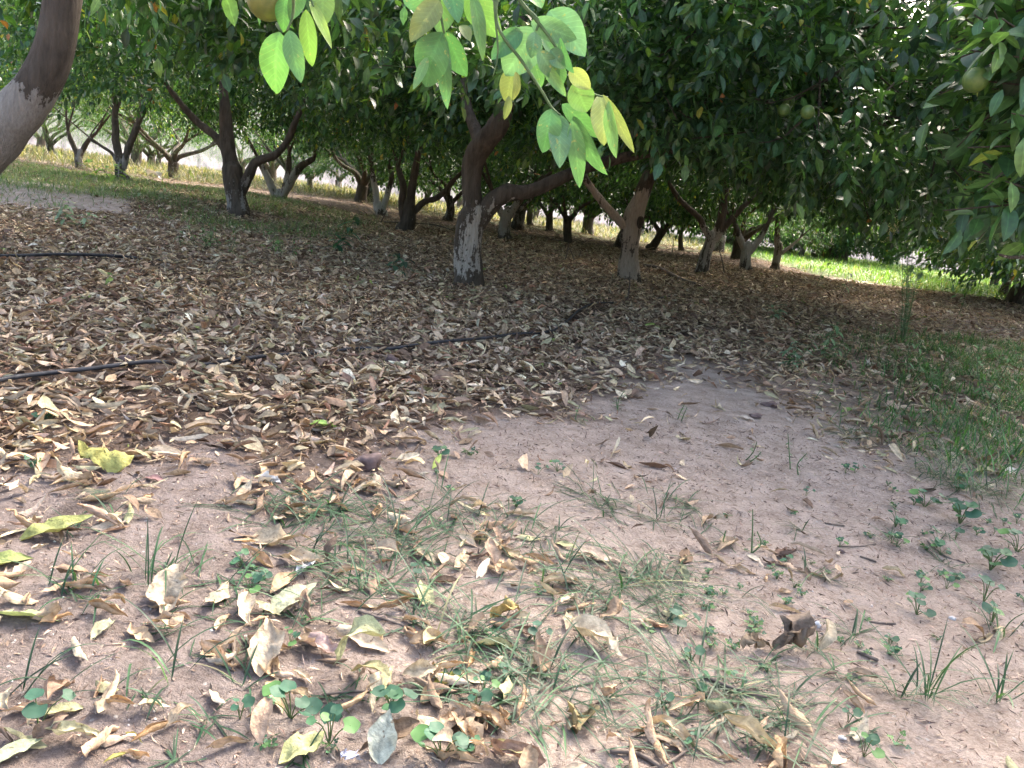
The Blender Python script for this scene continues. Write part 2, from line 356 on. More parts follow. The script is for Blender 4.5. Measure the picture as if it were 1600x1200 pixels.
# ------------------------------------------------------------------ where things lie on the ground (density over the plan, read from the photo)
def poly_in(px, py, poly):
    px = np.asarray(px); py = np.asarray(py); ins = np.zeros(px.shape, bool); n = len(poly)
    for i in range(n):
        x1, y1 = poly[i]; x2, y2 = poly[(i + 1) % n]
        c = ((y1 > py) != (y2 > py)) & (px < (x2 - x1) * (py - y1) / (y2 - y1 + 1e-9) + x1)
        ins ^= c
    return ins
EDGE = [(-600, 760), (0, 735), (150, 700), (330, 675), (420, 720), (560, 735), (650, 690), (740, 650), (900, 640), (1000, 628), (1080, 585), (1170, 600), (1230, 650), (1330, 690), (1450, 730), (1600, 760), (2300, 900)]
ex = np.array([e[0] for e in EDGE]); ey = np.array([e[1] for e in EDGE])
def litter(P):
    """share of full litter cover at ground points"""
    px, py, z = proj(P)
    e = np.interp(px, ex, ey) + 70 * vnoise(P[:, 0] * 5, P[:, 1] * 5) + np.interp(px, [0, 250, 330, 420, 900, 1100], [60, 40, 25, 55, 30, 12])
    t = np.clip((e - py) / 120, 0, 1) ** .8
    d = t
    # thinner on the right among the grass
    gr = np.clip((px - 1150) / 150, 0, 1) * np.clip((py - 380 - .18 * (px - 1150)) / 60, 0, 1)
    d = d * (1 - .40 * gr) * (1 - .25 * np.clip((px - 1420) / 120, 0, 1) * gr)
    # the strip with weeds in the left distance, and the far grassy verge
    horizon = 205 + .134 * px
    dh = py - horizon
    d = d * np.where(dh < 52, np.interp(px, [0, 500, 700, 1700], [.35, .6, 1, 1]), 1)
    d = d * np.where(dh < 36, .35, 1)
    d = d * np.where((px < 520) & (dh > 62) & (dh < 118) & (dh > 118 - .1 * px), .75, 1)
    d = d * np.where((px < 200) & (dh > 84) & (dh < 116 - .06 * px), .08, 1)
    gx, gy = P[:, 0], P[:, 1]
    d = d * np.where((gx > 5.6) & (gy > 14.5), .12, 1)
    # scattered leaves on the bare ground
    low = np.where(py > e, .030, 0)
    lf = np.clip((1050 - px) / 500, 0, 1) * np.clip((py - 760) / 80, 0, 1)
    low = low + np.where(py > e, .30 * np.exp(-np.abs(py - e) / 40) * np.clip((750 - px) / 200, .08, 1), 0)
    low = low + np.where(py > e, .13 * lf, 0) + np.where((py > 850) & (px < 1300), .035, 0)
    low = low + np.where((py > 1080) & (px < 1350) & (px > 700), .10, 0)
    patch = vnoise(P[:, 0] * 7 + 9, P[:, 1] * 7) + .5
    low = low * np.clip(patch * 2.4 - .35, .08, 2.2)
    return np.where(z > .3, np.maximum(d * np.clip(.55 + 1.1 * (vnoise(P[:, 0] * 3, P[:, 1] * 3) + .5), .4, 1), low), d)

# ------------------------------------------------------------------ ground
def axis(lo, hi, a, b_, step, g=1.13):
    m_ = list(np.arange(a, b_ + step / 2, step)); s_ = step; x = a
    L_ = []
    while x > lo: s_ = min(s_ * g, 6); x -= s_; L_.append(x)
    R_ = []; s_ = step; x = m_[-1]
    while x < hi: s_ = min(s_ * g, 6); x += s_; R_.append(x)
    return np.array(L_[::-1] + m_ + R_)
gx = axis(-160, 160, -1.5, 2.0, .009, 1.02); gy = axis(-60, 300, .6, 2.6, .008, 1.02)
X, Y = np.meshgrid(gx, gy, indexing='ij'); Z = G(X, Y)
V = np.stack([X, Y, Z], -1).reshape(-1, 3)
nx, ny = len(gx), len(gy)
i = np.arange(nx - 1)[:, None]; j = np.arange(ny - 1)[None]; a = i * ny + j
Fq = np.stack([a, a + ny, a + ny + 1, a + 1], -1).reshape(-1, 4)
lt = litter(V * [1, 1, 0]); px_, py_, z_ = proj(V * [1, 1, 0])
soil_dark = np.clip((850 - px_) / 600, 0, .9) * np.clip((py_ - 420) / 120, 0, 1)  # soil turns darker and greyer towards the left
soil_dark = np.where(z_ > .3, soil_dark, .3)
green = np.where((V[:, 0] > 5.6) & (V[:, 1] > 15.3) & (V[:, 1] < 40), .9, 0)
green = np.maximum(green, np.where(V[:, 1] > 19, .55, 0) * (vnoise(V[:, 0] * .6, V[:, 1] * .6) > -.1))
cl = np.stack([soil_dark, np.clip(lt * 1.3, 0, 1) * np.where(lt > .25, 1, 0), green, np.ones(len(V))], -1)
ground = tag(mesh_obj("ground", V, Fq, M_SOIL, col=cl), "sandy soil floor of the orchard", kind='structure')

# ------------------------------------------------------------------ colours
def pick(table, n):
    w_ = np.array([t[0] for t in table], float); k = RNG.choice(len(table), n, p=w_ / w_.sum())
    c = np.array([t[1] for t in table])[k]
    return np.clip(c * (1 + .22 * RNG.normal(size=(n, 1))) * (1 + .03 * RNG.normal(size=(n, 3))), .01, .9)
DRY = [(5, (.44, .335, .22)), (4.5, (.30, .21, .14)), (4, (.58, .46, .31)), (3.2, (.16, .105, .072)), (1.2, (.36, .32, .19)), (1.0, (.60, .52, .39)), (.7, (.33, .19, .12)), (.08, (.24, .32, .09))]
GREENS = [(5, (.034, .085, .032)), (5, (.050, .120, .040)), (4, (.075, .165, .045)), (1.4, (.13, .22, .045)), (.12, (.32, .30, .05)), (.05, (.30, .13, .04))]

def dry_frame(n, flat=.35):
    th = RNG.uniform(0, 2 * np.pi, n); tilt = RNG.normal(0, flat, n) * .38
    A = np.stack([np.cos(th) * np.cos(tilt), np.sin(th) * np.cos(tilt), np.sin(tilt)], -1)
    ro = RNG.normal(0, .55, n)
    up = np.stack([np.zeros(n), np.zeros(n), np.ones(n)], -1)
    S = nrm(np.cross(up, A)); U2 = np.cross(A, S)
    Nn = U2 * np.cos(ro)[:, None] + S * np.sin(ro)[:, None]
    flip = RNG.random(n) < .4; Nn[flip] *= -1
    return A, Nn
def lay(V, n, k, gx_, gy_, lift):
    """drop each leaf onto the ground"""
    V = V.reshape(n, k, 3); mn = V[:, :, 2].min(1)
    V[:, :, 2] += (G(gx_, gy_) + lift - mn)[:, None]
    return V.reshape(-1, 3)
HP1 = [(0, 611), (70, 600), (150, 592), (240, 583), (300, 578), (375, 571), (430, 562), (500, 553), (560, 549), (610, 549), (680, 545), (760, 538), (805, 530), (860, 524), (885, 508), (905, 490), (930, 479), (965, 475), (1000, 469)]
HW1 = np.array([gnd(*q) for q in HP1])[:, :2]; HW2 = np.array([gnd(*q) for q in [(-200, 402), (0, 406), (90, 407), (180, 409)]])[:, :2]
def near_line(P, H, d):
    m_ = np.full(len(P), 9e9)
    for a_, b_ in zip(H[:-1], H[1:]):
        ab = b_ - a_; t_ = np.clip(((P[:, :2] - a_) @ ab) / (ab @ ab), 0, 1); m_ = np.minimum(m_, np.linalg.norm(P[:, :2] - a_ - t_[:, None] * ab, axis=1))
    return m_ < d
def make_litter(lo, hi, width, per_m2, Ls, seg, side, outside=False):
    area = (hi - lo) * 2 * width; n0 = int(area * per_m2)
    y = RNG.uniform(lo, hi, n0); x = RNG.uniform(-width, width, n0)
    P = np.stack([x, y, 0 * x], -1); px, py, z = proj(P)
    far_off = (px < -250) | (px > 1850)
    ok = (px > -1500) & (px < 2900) & ((py < 1320) | far_off) & (RNG.random(n0) < litter(P)) & (~far_off | (RNG.random(n0) < .6))
    if outside: ok &= (px < -60) | (px > 1660)
    ok &= ~((near_line(P - [0, .025, 0], HW1, .04) & (RNG.random(n0) < .85)) | (near_line(P, HW2, .07) & (RNG.random(n0) < .9)))
    P = P[ok]; n = len(P); lt_ = litter(P)
    A, Nn = dry_frame(n)
    L = (Ls * RNG.lognormal(0, .34, n)).clip(Ls * .3, Ls * 1.9); W = L * RNG.uniform(.15, .27, n)
    curl = RNG.choice([.6, 1.5, 2.3, 3.1], n, p=[.14, .3, .31, .25]) + RNG.normal(0, .2, n)
    V, Fq, Cc = leaves(P, A, Nn, L, W, curl, RNG.normal(0, .7, n), seg, pick(DRY, n), RNG.uniform(.04, .14, n), side, twist=RNG.normal(0, .5, n))
    V = lay(V, n, (seg + 1) * (2 * side + 1), P[:, 0], P[:, 1], RNG.random(n) ** 2 * .020 * np.clip(lt_ * 1.5, 0, 1))
    return V, Fq, Cc
parts = [make_litter(.5, 1.1, 2.6, 1600, .048, 4, 1, True), make_litter(1.1, 2.9, 3.6, 2300, .045, 4, 1), make_litter(2.9, 4.5, 5.0, 2300, .043, 4, 1), make_litter(4.5, 9, 8.5, 1600, .043, 3, 1), make_litter(9, 15, 12, 620, .060, 2, 1), make_litter(15, 26, 20, 90, .11, 1, 1)]
V, Fq, Cc = merge(parts)
tag(mesh_obj("leaf_litter", V, Fq, M_DRY, col=Cc), "carpet of curled brown and tan citrus leaves under the trees", "leaf litter", kind='stuff')
print("litter leaves faces", len(Fq))

# ------------------------------------------------------------------ fallen leaves in the foreground, one by one
fl_group = "dry leaves scattered over the bare soil in front"
def fallen(px, py, lpx, wpx, ang, color, curl=1.0, bend=.4, tilt=0.0, roll=0.0, flip=False, label=None, crumple=.05, twist=0., name="fallen_leaf", lift=0.001, seg=12, side=4, matl=None):
    """one dead leaf; ang = heading over the ground in degrees, 0 pointing right, 90 away from the camera"""
    p = gnd(px, py); z = proj(p[None])[2][0]; L = lpx * z / F; W = .5 * min(wpx, .56 * lpx) * z / F; color = tuple(.72 * v for v in color); crumple = crumple * 1.25
    th = math.radians(ang); ti = math.radians(tilt); ro = math.radians(roll)
    A = np.array([math.cos(th) * math.cos(ti), math.sin(th) * math.cos(ti), math.sin(ti)])
    up = np.array([0, 0, 1.]); S = np.cross(up, A); S /= np.linalg.norm(S); U2 = np.cross(A, S)
    Nn = U2 * math.cos(ro) + S * math.sin(ro)
    if flip: Nn = -Nn
    P = p - A * L / 2
    V, Fq, Cc = leaves(P[None], A[None], Nn[None], [L], [W], [max(curl, .7)], [bend], seg, np.array([color], float), None, side, pointy=1.25, twist=[twist])
    # wavy, crumpled blade: smooth noise in the leaf's own size
    q = (V - P) / L * 4.5 + RNG.uniform(0, 90, 3)
    for ax_ in range(3):
        V[:, ax_] += L * crumple * (2.2 * vnoise(q[:, 0] + 17 * ax_, q[:, 1], q[:, 2]) + 1.0 * vnoise(q[:, 0] * 2.7 + 17 * ax_, q[:, 1] * 2.7, q[:, 2] * 2.7))
    V[:, 2] += p[2] + lift - V[:, 2].min()
    base = (float(p[0]), float(p[1]), float(p[2]))
    V = V - np.array(base)
    Cc[:, :3] *= (1 + .25 * vnoise(V[:, 0] * 90, V[:, 1] * 90, V[:, 2] * 90))[:, None]
    ob = mesh_obj(name, V, Fq, matl or M_DRY, col=Cc); ob.location = base
    along(ob, seg, side)
    tag(ob, label or "tan dry citrus leaf curled up on the soil", "leaf", fl_group)
    return ob
TAN = (.50, .37, .24); CREAM = (.62, .50, .35); OLIVE = (.42, .40, .20); YEL = (.55, .52, .16); LIME = (.50, .62, .26); ORNG = (.52, .34, .18); GREYG = (.42, .43, .32); PINK = (.52, .38, .33); KHAKI = (.33, .27, .14)
special = [
 (258, 935, 105, 85, 110, CREAM, .5, .3, 25, 10, False, "broad cream leaf propped up beside thin grass at left", .09),
 (262, 985, 80, 50, 155, TAN, 1.0, .5, 5, 0, False, "folded tan leaf tucked under the broad cream leaf", .09),
 (40, 965, 112, 46, 8, LIME, .35, .3, 6, 25, False, "fresh lime green leaf lying flat at the left edge", .02),
 (162, 738, 90, 62, 195, YEL, .8, .5, 10, 15, True, "crumpled yellow olive leaf on bare soil behind the lime green one", .10),
 (205, 716, 70, 36, 20, TAN, 1.2, .3, 5, 0, False, "tan leaf touching the crumpled yellow leaf", .08),
 (85, 842, 110, 46, 40, (.36, .38, .13), .7, .3, 22, 0, False, "long olive green leaf leaning up at the left edge", .04),
 (12, 882, 70, 46, 30, (.33, .38, .13), .7, .3, 12, 0, False, "olive leaf cut by the left edge below the long one", .04),
 (412, 1030, 100, 62, 100, CREAM, .9, .4, 38, 0, False, "pointed cream leaf standing on end", .08),
 (352, 1012, 85, 48, 40, TAN, 1.2, -.6, 8, 0, False, "tan leaf folded into a triangle near the pointed cream leaf", .11),
 (535, 1042, 118, 62, 175, (.46, .47, .26), .9, 1.9, 6, 0, False, "pale olive leaf arched over a dark hollow", .05),
 (597, 1175, 88, 62, 85, (.52, .54, .42), .35, .3, 55, 0, False, "pale grey green leaf standing at the bottom edge", .04),
 (472, 1172, 90, 66, 60, (.55, .54, .24), .8, .9, 30, 0, False, "folded yellow green leaf at the bottom edge among clover", .08),
 (697, 1066, 55, 34, 200, (.62, .62, .16), .7, .5, 6, 0, False, "small clear yellow leaf with a pointed end", .08),
 (905, 1120, 90, 68, 260, KHAKI, 1.0, .7, 28, 0, False, "shrivelled khaki leaf propped up in the grass", .13),
 (938, 1005, 95, 62, 340, (.66, .56, .40), 1.2, .7, 10, 0, False, "large cream curled leaf in front of the central grass tuft", .09),
 (458, 945, 90, 56, 60, (.44, .45, .30), .8, .5, 25, 0, False, "grey green leaf leaning beside a white scrap", .05),
 (247, 1142, 92, 24, 60, ORNG, 2.4, .3, 2, 0, False, "long rolled orange tan leaf on bare soil", .03),
 (176, 1108, 72, 24, 175, ORNG, 2.2, .5, 2, 0, False, "short rolled orange leaf on bare soil at lower left", .03),
 (118, 1158, 88, 34, 10, (.56, .53, .34), 1.6, .6, 6, 0, False, "cream leaf curled back at its tip at lower left", .06),
 (355, 1165, 78, 26, 35, TAN, 2.2, .2, 4, 0, False, "speckled tan rolled leaf at the bottom edge", .05),
 (25, 1178, 75, 36, 45, (.46, .50, .30), .6, .3, 20, 0, False, "grey green leaf in the bottom left corner", .04),
 (184, 1188, 45, 14, 60, (.48, .44, .14), 1.8, .5, 4, 0, False, "narrow yellow curled leaf at the bottom edge", .03),
 (210, 1155, 36, 10, 345, (.48, .44, .14), 1.6, .5, 4, 0, False, "tiny yellow curled leaf beside the rolled orange one", .03),
 (500, 1015, 72, 40, 350, PINK, 1.1, .5, 10, 0, False, "pinkish tan leaf against the arched olive leaf", .09),
 (430, 1085, 80, 34, 300, (.60, .46, .28), 1.2, .4, 6, 0, False, "oval tan leaf under a round green clover leaf", .05),
 (728, 1140, 95, 52, 110, TAN, 1.2, .5, 10, 0, False, "broad tan split leaf near the bottom middle", .10),
 (765, 1130, 80, 34, 330, (.50, .36, .22), 1.5, .4, 3, 0, False, "rolled tan leaf lying over the split one", .06),
 (805, 1180, 80, 34, 5, (.62, .56, .26), .9, .6, 8, 0, False, "yellowish leaf on the bottom edge right of the middle", .06),
 (878, 914, 68, 34, 15, CREAM, 1.7, .3, 6, 0, False, "cream rolled leaf left of the central grass tuft", .05),
 (930, 870, 84, 28, 5, (.58, .45, .34), .8, .4, 4, 0, False, "flat pinkish cream leaf above the central grass tuft", .06),
 (845, 878, 50, 18, 345, (.55, .38, .22), 1.8, .3, 2, 0, False, "small orange tan boat shaped leaf on bare soil", .03),
 (800, 872, 42, 22, 330, (.55, .44, .26), 1.4, .5, 5, 0, False, "small leaf with a dark hole beside the boat shaped one", .08),
 (662, 870, 60, 30, 320, CREAM, 1.2, .4, 12, 0, False, "cream leaf with brown spots poking through grass", .06),
 (662, 935, 62, 32, 110, (.50, .48, .26), 1.0, .5, 26, 0, False, "olive cream leaf standing in the grass", .06),
 (790, 965, 62, 36, 30, (.48, .36, .14), 1.2, .6, 10, 0, False, "golden brown shrivelled leaf in the grass", .12),
 (675, 1010, 70, 34, 20, TAN, 1.4, .5, 6, 0, False, "tan leaf under the grass arch", .06),
 (620, 628, 60, 40, 30, CREAM, .6, .3, 6, 10, False, "pale wide leaf in the litter edge", .05),
 (508, 678, 52, 22, 20, (.36, .55, .14), 1.0, .7, 8, 0, False, "bright green folded leaf at the edge of the litter", .03),
 (642, 697, 60, 26, 12, (.60, .46, .32), .8, .4, 4, 0, False, "flat peach leaf at the edge of the litter", .06),
 (318, 628, 46, 26, 350, (.62, .55, .40), .5, .3, 5, 0, False, "pale kite shaped leaf in the left litter", .05),
 (332, 608, 48, 30, 120, (.46, .46, .26), .6, .4, 18, 0, False, "pale olive leaf standing in the left litter", .05),
 (245, 757, 42, 18, 350, (.34, .20, .19), .9, .3, 3, 0, False, "small reddish leaf on dark soil", .05),
 (1238, 1010, 90, 60, 200, (.24, .18, .13), 1.6, 1.0, 8, 0, False, "dark brown shrivelled leaf clump on the pink soil", .16),
 (1180, 1010, 70, 40, 20, (.34, .25, .16), 2.0, .8, 6, 0, False, "curled brown leaf left of the dark clump", .12),
 (1225, 865, 42, 36, 30, (.22, .14, .10), 1.6, 1.0, 20, 0, False, "crumpled dark brown leaf ball on bare soil", .2),
 (1060, 1150, 110, 34, 320, (.58, .46, .30), 1.8, .3, 3, 0, False, "long folded tan leaf at the bottom right of the grass", .06),
 (1180, 1160, 120, 34, 318, (.60, .48, .28), 1.7, .3, 3, 0, False, "long cream rolled leaf running to the bottom edge", .05),
 (1230, 948, 55, 16, 355, (.60, .46, .28), 2.0, .2, 2, 0, False, "short cream rolled leaf on the pink soil", .03),
 (1265, 855, 64, 14, 340, (.50, .42, .32), 1.8, .3, 2, 0, False, "narrow grey tan rolled leaf on the pink soil", .03),
 (1400, 888, 38, 16, 330, (.58, .48, .30), 1.6, .4, 4, 0, False, "small curled cream leaf below the clover patch", .06),
 (1545, 735, 50, 28, 10, (.50, .46, .24), .8, .4, 8, 0, False, "yellowish oval leaf caught in the grass at the right", .05),
 (1165, 660, 28, 14, 350, (.62, .52, .42), .8, .3, 4, 0, False, "pale leaf at the far rim of the bare soil", .05),
 (470, 880, 75, 28, 170, CREAM, 1.3, .4, 6, 0, False, "cream leaf under the left grass tuft", .07),
 (440, 848, 100, 40, 8, (.52, .42, .28), 1.0, .3, 6, 0, False, "wide dull cream leaf lying below thin grass", .08),
 (160, 985, 60, 30, 80, (.44, .42, .28), 1.3, .4, 16, 0, False, "grey olive leaf beside the thin grass at left", .07),
 (90, 972, 50, 24, 50, ORNG, 1.3, .5, 10, 0, False, "orange brown leaf beside the lime green one", .09),
]
for s_ in special:
    fallen(*s_[:11], label=s_[11], crumple=s_[12])
kinds = [("tan dry citrus leaf curled up on the soil", (.48, .35, .23), (1.0, 2.0)), ("rolled up orange tan citrus leaf on the soil", (.50, .34, .20), (2.2, 3.0)),
         ("pale cream dry leaf folded along its midrib", (.60, .49, .34), (.7, 1.5)), ("dull olive half dried leaf on the soil", (.40, .38, .21), (.5, 1.2)), ("dark brown brittle leaf on the soil", (.25, .17, .12), (1.2, 2.4))]
placed = 0; tries = 0
while placed < 300 and tries < 60000:
    tries += 1
    y = random.uniform(.72, 1.6); x = random.uniform(-1.3, 1.5)
    P = np.array([[x, y, 0.]]); px, py, z = proj(P)
    if not (-40 < px[0] < 1640 and 640 < py[0] < 1225): continue
    if random.random() > litter(P)[0] * 3.2: continue
    if y > 1.15 and random.random() < .35: continue
    k = random.choices(range(5), [5, 4, 3.2, 1.3, 1.6])[0]; lb, c, cr = kinds[k]
    L = random.gauss(.055, .014); L = min(max(L, .022), .085)
    f_ = random.uniform(.85, 1.45); c = tuple(v * f_ * random.uniform(.97, 1.03) for v in c)
    fallen(px[0], py[0], L * F / z[0], L * F / z[0] * random.uniform(.28, .52), random.uniform(0, 360), c, random.uniform(*cr), random.gauss(.2, .6), random.gauss(1, 4), random.gauss(0, 25), random.random() < .35, lb, random.uniform(.03, .09), random.gauss(0, .4), seg=9, side=3)
    placed += 1
print("fallen", placed, tries)

# ------------------------------------------------------------------ grass
def blades(P, h, lean, wid, seg, col, droop):
    n = len(P); th = RNG.uniform(0, 2 * np.pi, n)
    A = np.stack([np.cos(th) * lean, np.sin(th) * lean, np.ones(n)], -1)
    Nn = np.stack([-np.cos(th), -np.sin(th), lean], -1) * 1.0
    # bend forward along the lean: normal points back-up so a positive bend curves away
    V, Fq, Cc = leaves(P, A, -np.cross(np.cross(A, np.array([0, 0, 1.])), A) * -1 + 1e-6, h, wid, np.full(n, .5), droop, seg, col, None, 1, pointy=.6)
    return V, Fq, Cc
GCOL = [(4, (.024, .07, .032)), (4, (.018, .052, .026)), (2, (.05, .115, .05)), (.3, (.18, .18, .10))]
GBR = [(4, (.13, .25, .045)), (3, (.18, .29, .06)), (3, (.08, .18, .04)), (1.2, (.30, .29, .12))]
GDRY = [(4, (.20, .185, .115)), (1.8, (.11, .145, .07)), (5, (.25, .215, .145)), (1.4, (.08, .12, .045))]  # dry verge tones, lowered in colour to stand for the rows' shade
def tuft(px, py, n, hpx, spread=.02, label=None, group=None, lean=(.2, 1.2), ccc=GCOL, wid=.0013, name="grass_tuft"):
    p = gnd(px, py); z = proj(p[None])[2][0]; h = hpx * z / F
    P = np.zeros((n, 3)); P[:, :2] = RNG.normal(0, spread, (n, 2)); P[:, 2] = G(p[0] + P[:, 0], p[1] + P[:, 1]) - p[2] - .004
    V, Fq, Cc = blades(P, h * RNG.uniform(.5, 1.1, n), RNG.uniform(*lean, n), np.full(n, wid) * RNG.uniform(.6, 1.3, n), 7, pick(ccc, n), RNG.uniform(.5, 2.1, n))
    V[:, 2] = np.maximum(V[:, 2], G(p[0] + V[:, 0], p[1] + V[:, 1]) - p[2] + .002)
    ob = mesh_obj(name, V, Fq, M_GRASS, col=Cc); ob.location = tuple(float(v) for v in p)
    return tag(ob, label, "grass tuft", group)
gg = "tufts of thin grass on the bare soil"
tl = [(1010, 905, 85, 150, .045, "thickest grass tuft, on the bare soil in the centre"), (940, 935, 45, 140, .03, "arching grass tuft left of the thickest one"),
 (1445, 1090, 14, 190, .008, "upright sparse grass clump with a tall blade at lower right"), (1560, 1100, 10, 150, .01, "thin upright grass sprig near the right edge"),
 (1400, 1085, 10, 110, .01, "small grass sprig left of the tall upright one"), (1565, 985, 9, 120, .01, "dark bent grass sprig right of the clover"),
 (715, 985, 55, 150, .05, "flattened grass tuft at the lower middle"), (880, 1060, 60, 160, .05, "wide flattened grass tuft behind the khaki leaf"),
 (1100, 1065, 55, 170, .05, "sprawling pale green grass tuft at lower right of the middle"), (620, 850, 60, 130, .05, "tangled grass tuft in the left middle"),
 (530, 800, 60, 110, .05, "grass tuft next to the brown stone"), (430, 800, 35, 110, .05, "thin grass tuft amid dry leaves at left"),
 (120, 925, 14, 120, .02, "thin grass sprig near the broad cream leaf"), (235, 900, 12, 130, .02, "grass sprig rising beside the broad cream leaf"),
 (700, 800, 40, 100, .05, "sparse grass left of the bare patch"), (810, 850, 40, 110, .05, "sparse grass on the bare patch"), (400, 930, 30, 140, .05, "trailing grass across the left soil"),
 (940, 790, 26, 90, .03, "little grass tuft around a cream leaf"), (1060, 790, 20, 90, .03, "fine grass tuft right of the cream leaf one"), (1210, 1100, 40, 130, .05, "low grass at the bottom right of the middle"),
 (1190, 1165, 40, 130, .05, "grass around the long rolled leaf"), (1330, 680, 60, 50, .05, "first short tuft at the edge of the right grass"), (1540, 770, 70, 110, .06, "dark grass tuft at the right edge"), (1470, 740, 50, 80, .05, "grass tuft beside the yellowish oval leaf"),
 (30, 1085, 8, 150, .02, "few long blades at the lower left edge"), (240, 1060, 8, 170, .03, "few long blades trailing over lower left soil"), (560, 910, 40, 150, .04, "long bladed tuft left of the olive cream leaf"), (780, 1075, 40, 140, .05, "grass tuft right of the clear yellow leaf")]
for a_ in tl: tuft(a_[0], a_[1], int(a_[2] * 1.3), *a_[3:5], label=a_[5], group=gg, wid=.0015, lean=(.5, 2.6) if a_[2] > 15 else (.1, 1.0))
for k in range(60):
    px = random.uniform(100, 1500); py = random.uniform(770, 1190)
    tuft(px, py, random.randint(4, 14), random.uniform(40, 110), random.uniform(.003, .010), "wispy few bladed grass sprig on the soil", gg + " wisps", (.3, 2.2))
def grass_field(name, label, fn, lo, hi, xlo, xhi, per, h, wid, table, seg=3):
    n0 = int((hi - lo) * (xhi - xlo) * per); P = np.stack([RNG.uniform(xlo, xhi, n0), RNG.uniform(lo, hi, n0), np.zeros(n0)], -1)
    px, py, z = proj(P); P = P[(RNG.random(n0) < fn(P, px, py)) & (px > -700) & (px < 2500)]; n = len(P)
    P[:, 2] = G(P[:, 0], P[:, 1]) - .003
    V, Fq, Cc = blades(P, h * RNG.uniform(.4, 1.3, n), RNG.uniform(.1, 1.2, n), wid * RNG.uniform(.6, 1.4, n), seg, pick(table, n), RNG.uniform(.2, 1.8, n))
    print(name, n)
    return tag(mesh_obj(name, V, Fq, M_GRASS, col=Cc), label, "grass", kind='stuff')
def f_right(P, px, py):
    d = np.clip((px - 1230) / 220, 0, 1) * np.clip((py - (425 + .1 * (px - 1200))) / 90, 0, 1) * np.clip(((690 + .38 * (px - 1300)) - py) / 50, 0, 1)
    return d * np.clip(2.4 * (vnoise(P[:, 0] * 4.5, P[:, 1] * 4.5) + .8 * vnoise(P[:, 0] * 11, P[:, 1] * 11) + .20), .04, 1) * np.interp(px, [1250, 1400, 1500], [.3, .6, 1])
grass_field("grass", "thin green grass growing through the litter on the right", f_right, 1.2, 6.5, .3, 6.0, 4300, .10, .0019, [(4, (.05, .13, .04)), (3, (.035, .095, .035)), (2, (.09, .19, .07)), (.6, (.24, .23, .13))], 4)
def f_clear(P, px, py): return np.clip((P[:, 0] - 5.4 - .8 * vnoise(P[:, 0], P[:, 1])) / 1.2, 0, 1) * np.clip((P[:, 1] - 14.3 - .35 * (7 - P[:, 0]).clip(0)) / .8, 0, 1)
grass_field("clearing_grass", "bright sunlit grass in the clearing at the right", f_clear, 14, 34, 5, 22, 260, .24, .007, GBR, 3)
def f_left(P, px, py):
    dh = py - (205 + .134 * px)
    return np.clip((620 - px) / 250, 0, 1) * np.clip((dh - 44) / 6, 0, 1) * np.clip((112 - dh) / 20, 0, 1) * np.clip(2 * (vnoise(P[:, 0] * 1.2, P[:, 1] * 1.2) + .30), 0, 1)
grass_field("weedy_grass", "short grey green weeds in the litter on the left", f_left, 6.0, 15, -10, 0, 1500, .12, .0032, [(3, (.13, .20, .08)), (2, (.08, .14, .05)), (2, (.24, .24, .13))], 3)
def f_back(P, px, py):
    dh = py - (205 + .134 * px)
    return np.clip((P[:, 1] - np.interp(P[:, 0], [-9, -2], [15, 21]) - 2 * vnoise(P[:, 0] * .5, P[:, 1] * .5)) / 2, 0, 1) * (P[:, 0] < 6)
grass_field("verge_grass", "tall dry and green grass along the far side of the orchard", f_back, 13, 34, -26, 6, 120, .30, .009, GDRY, 3)

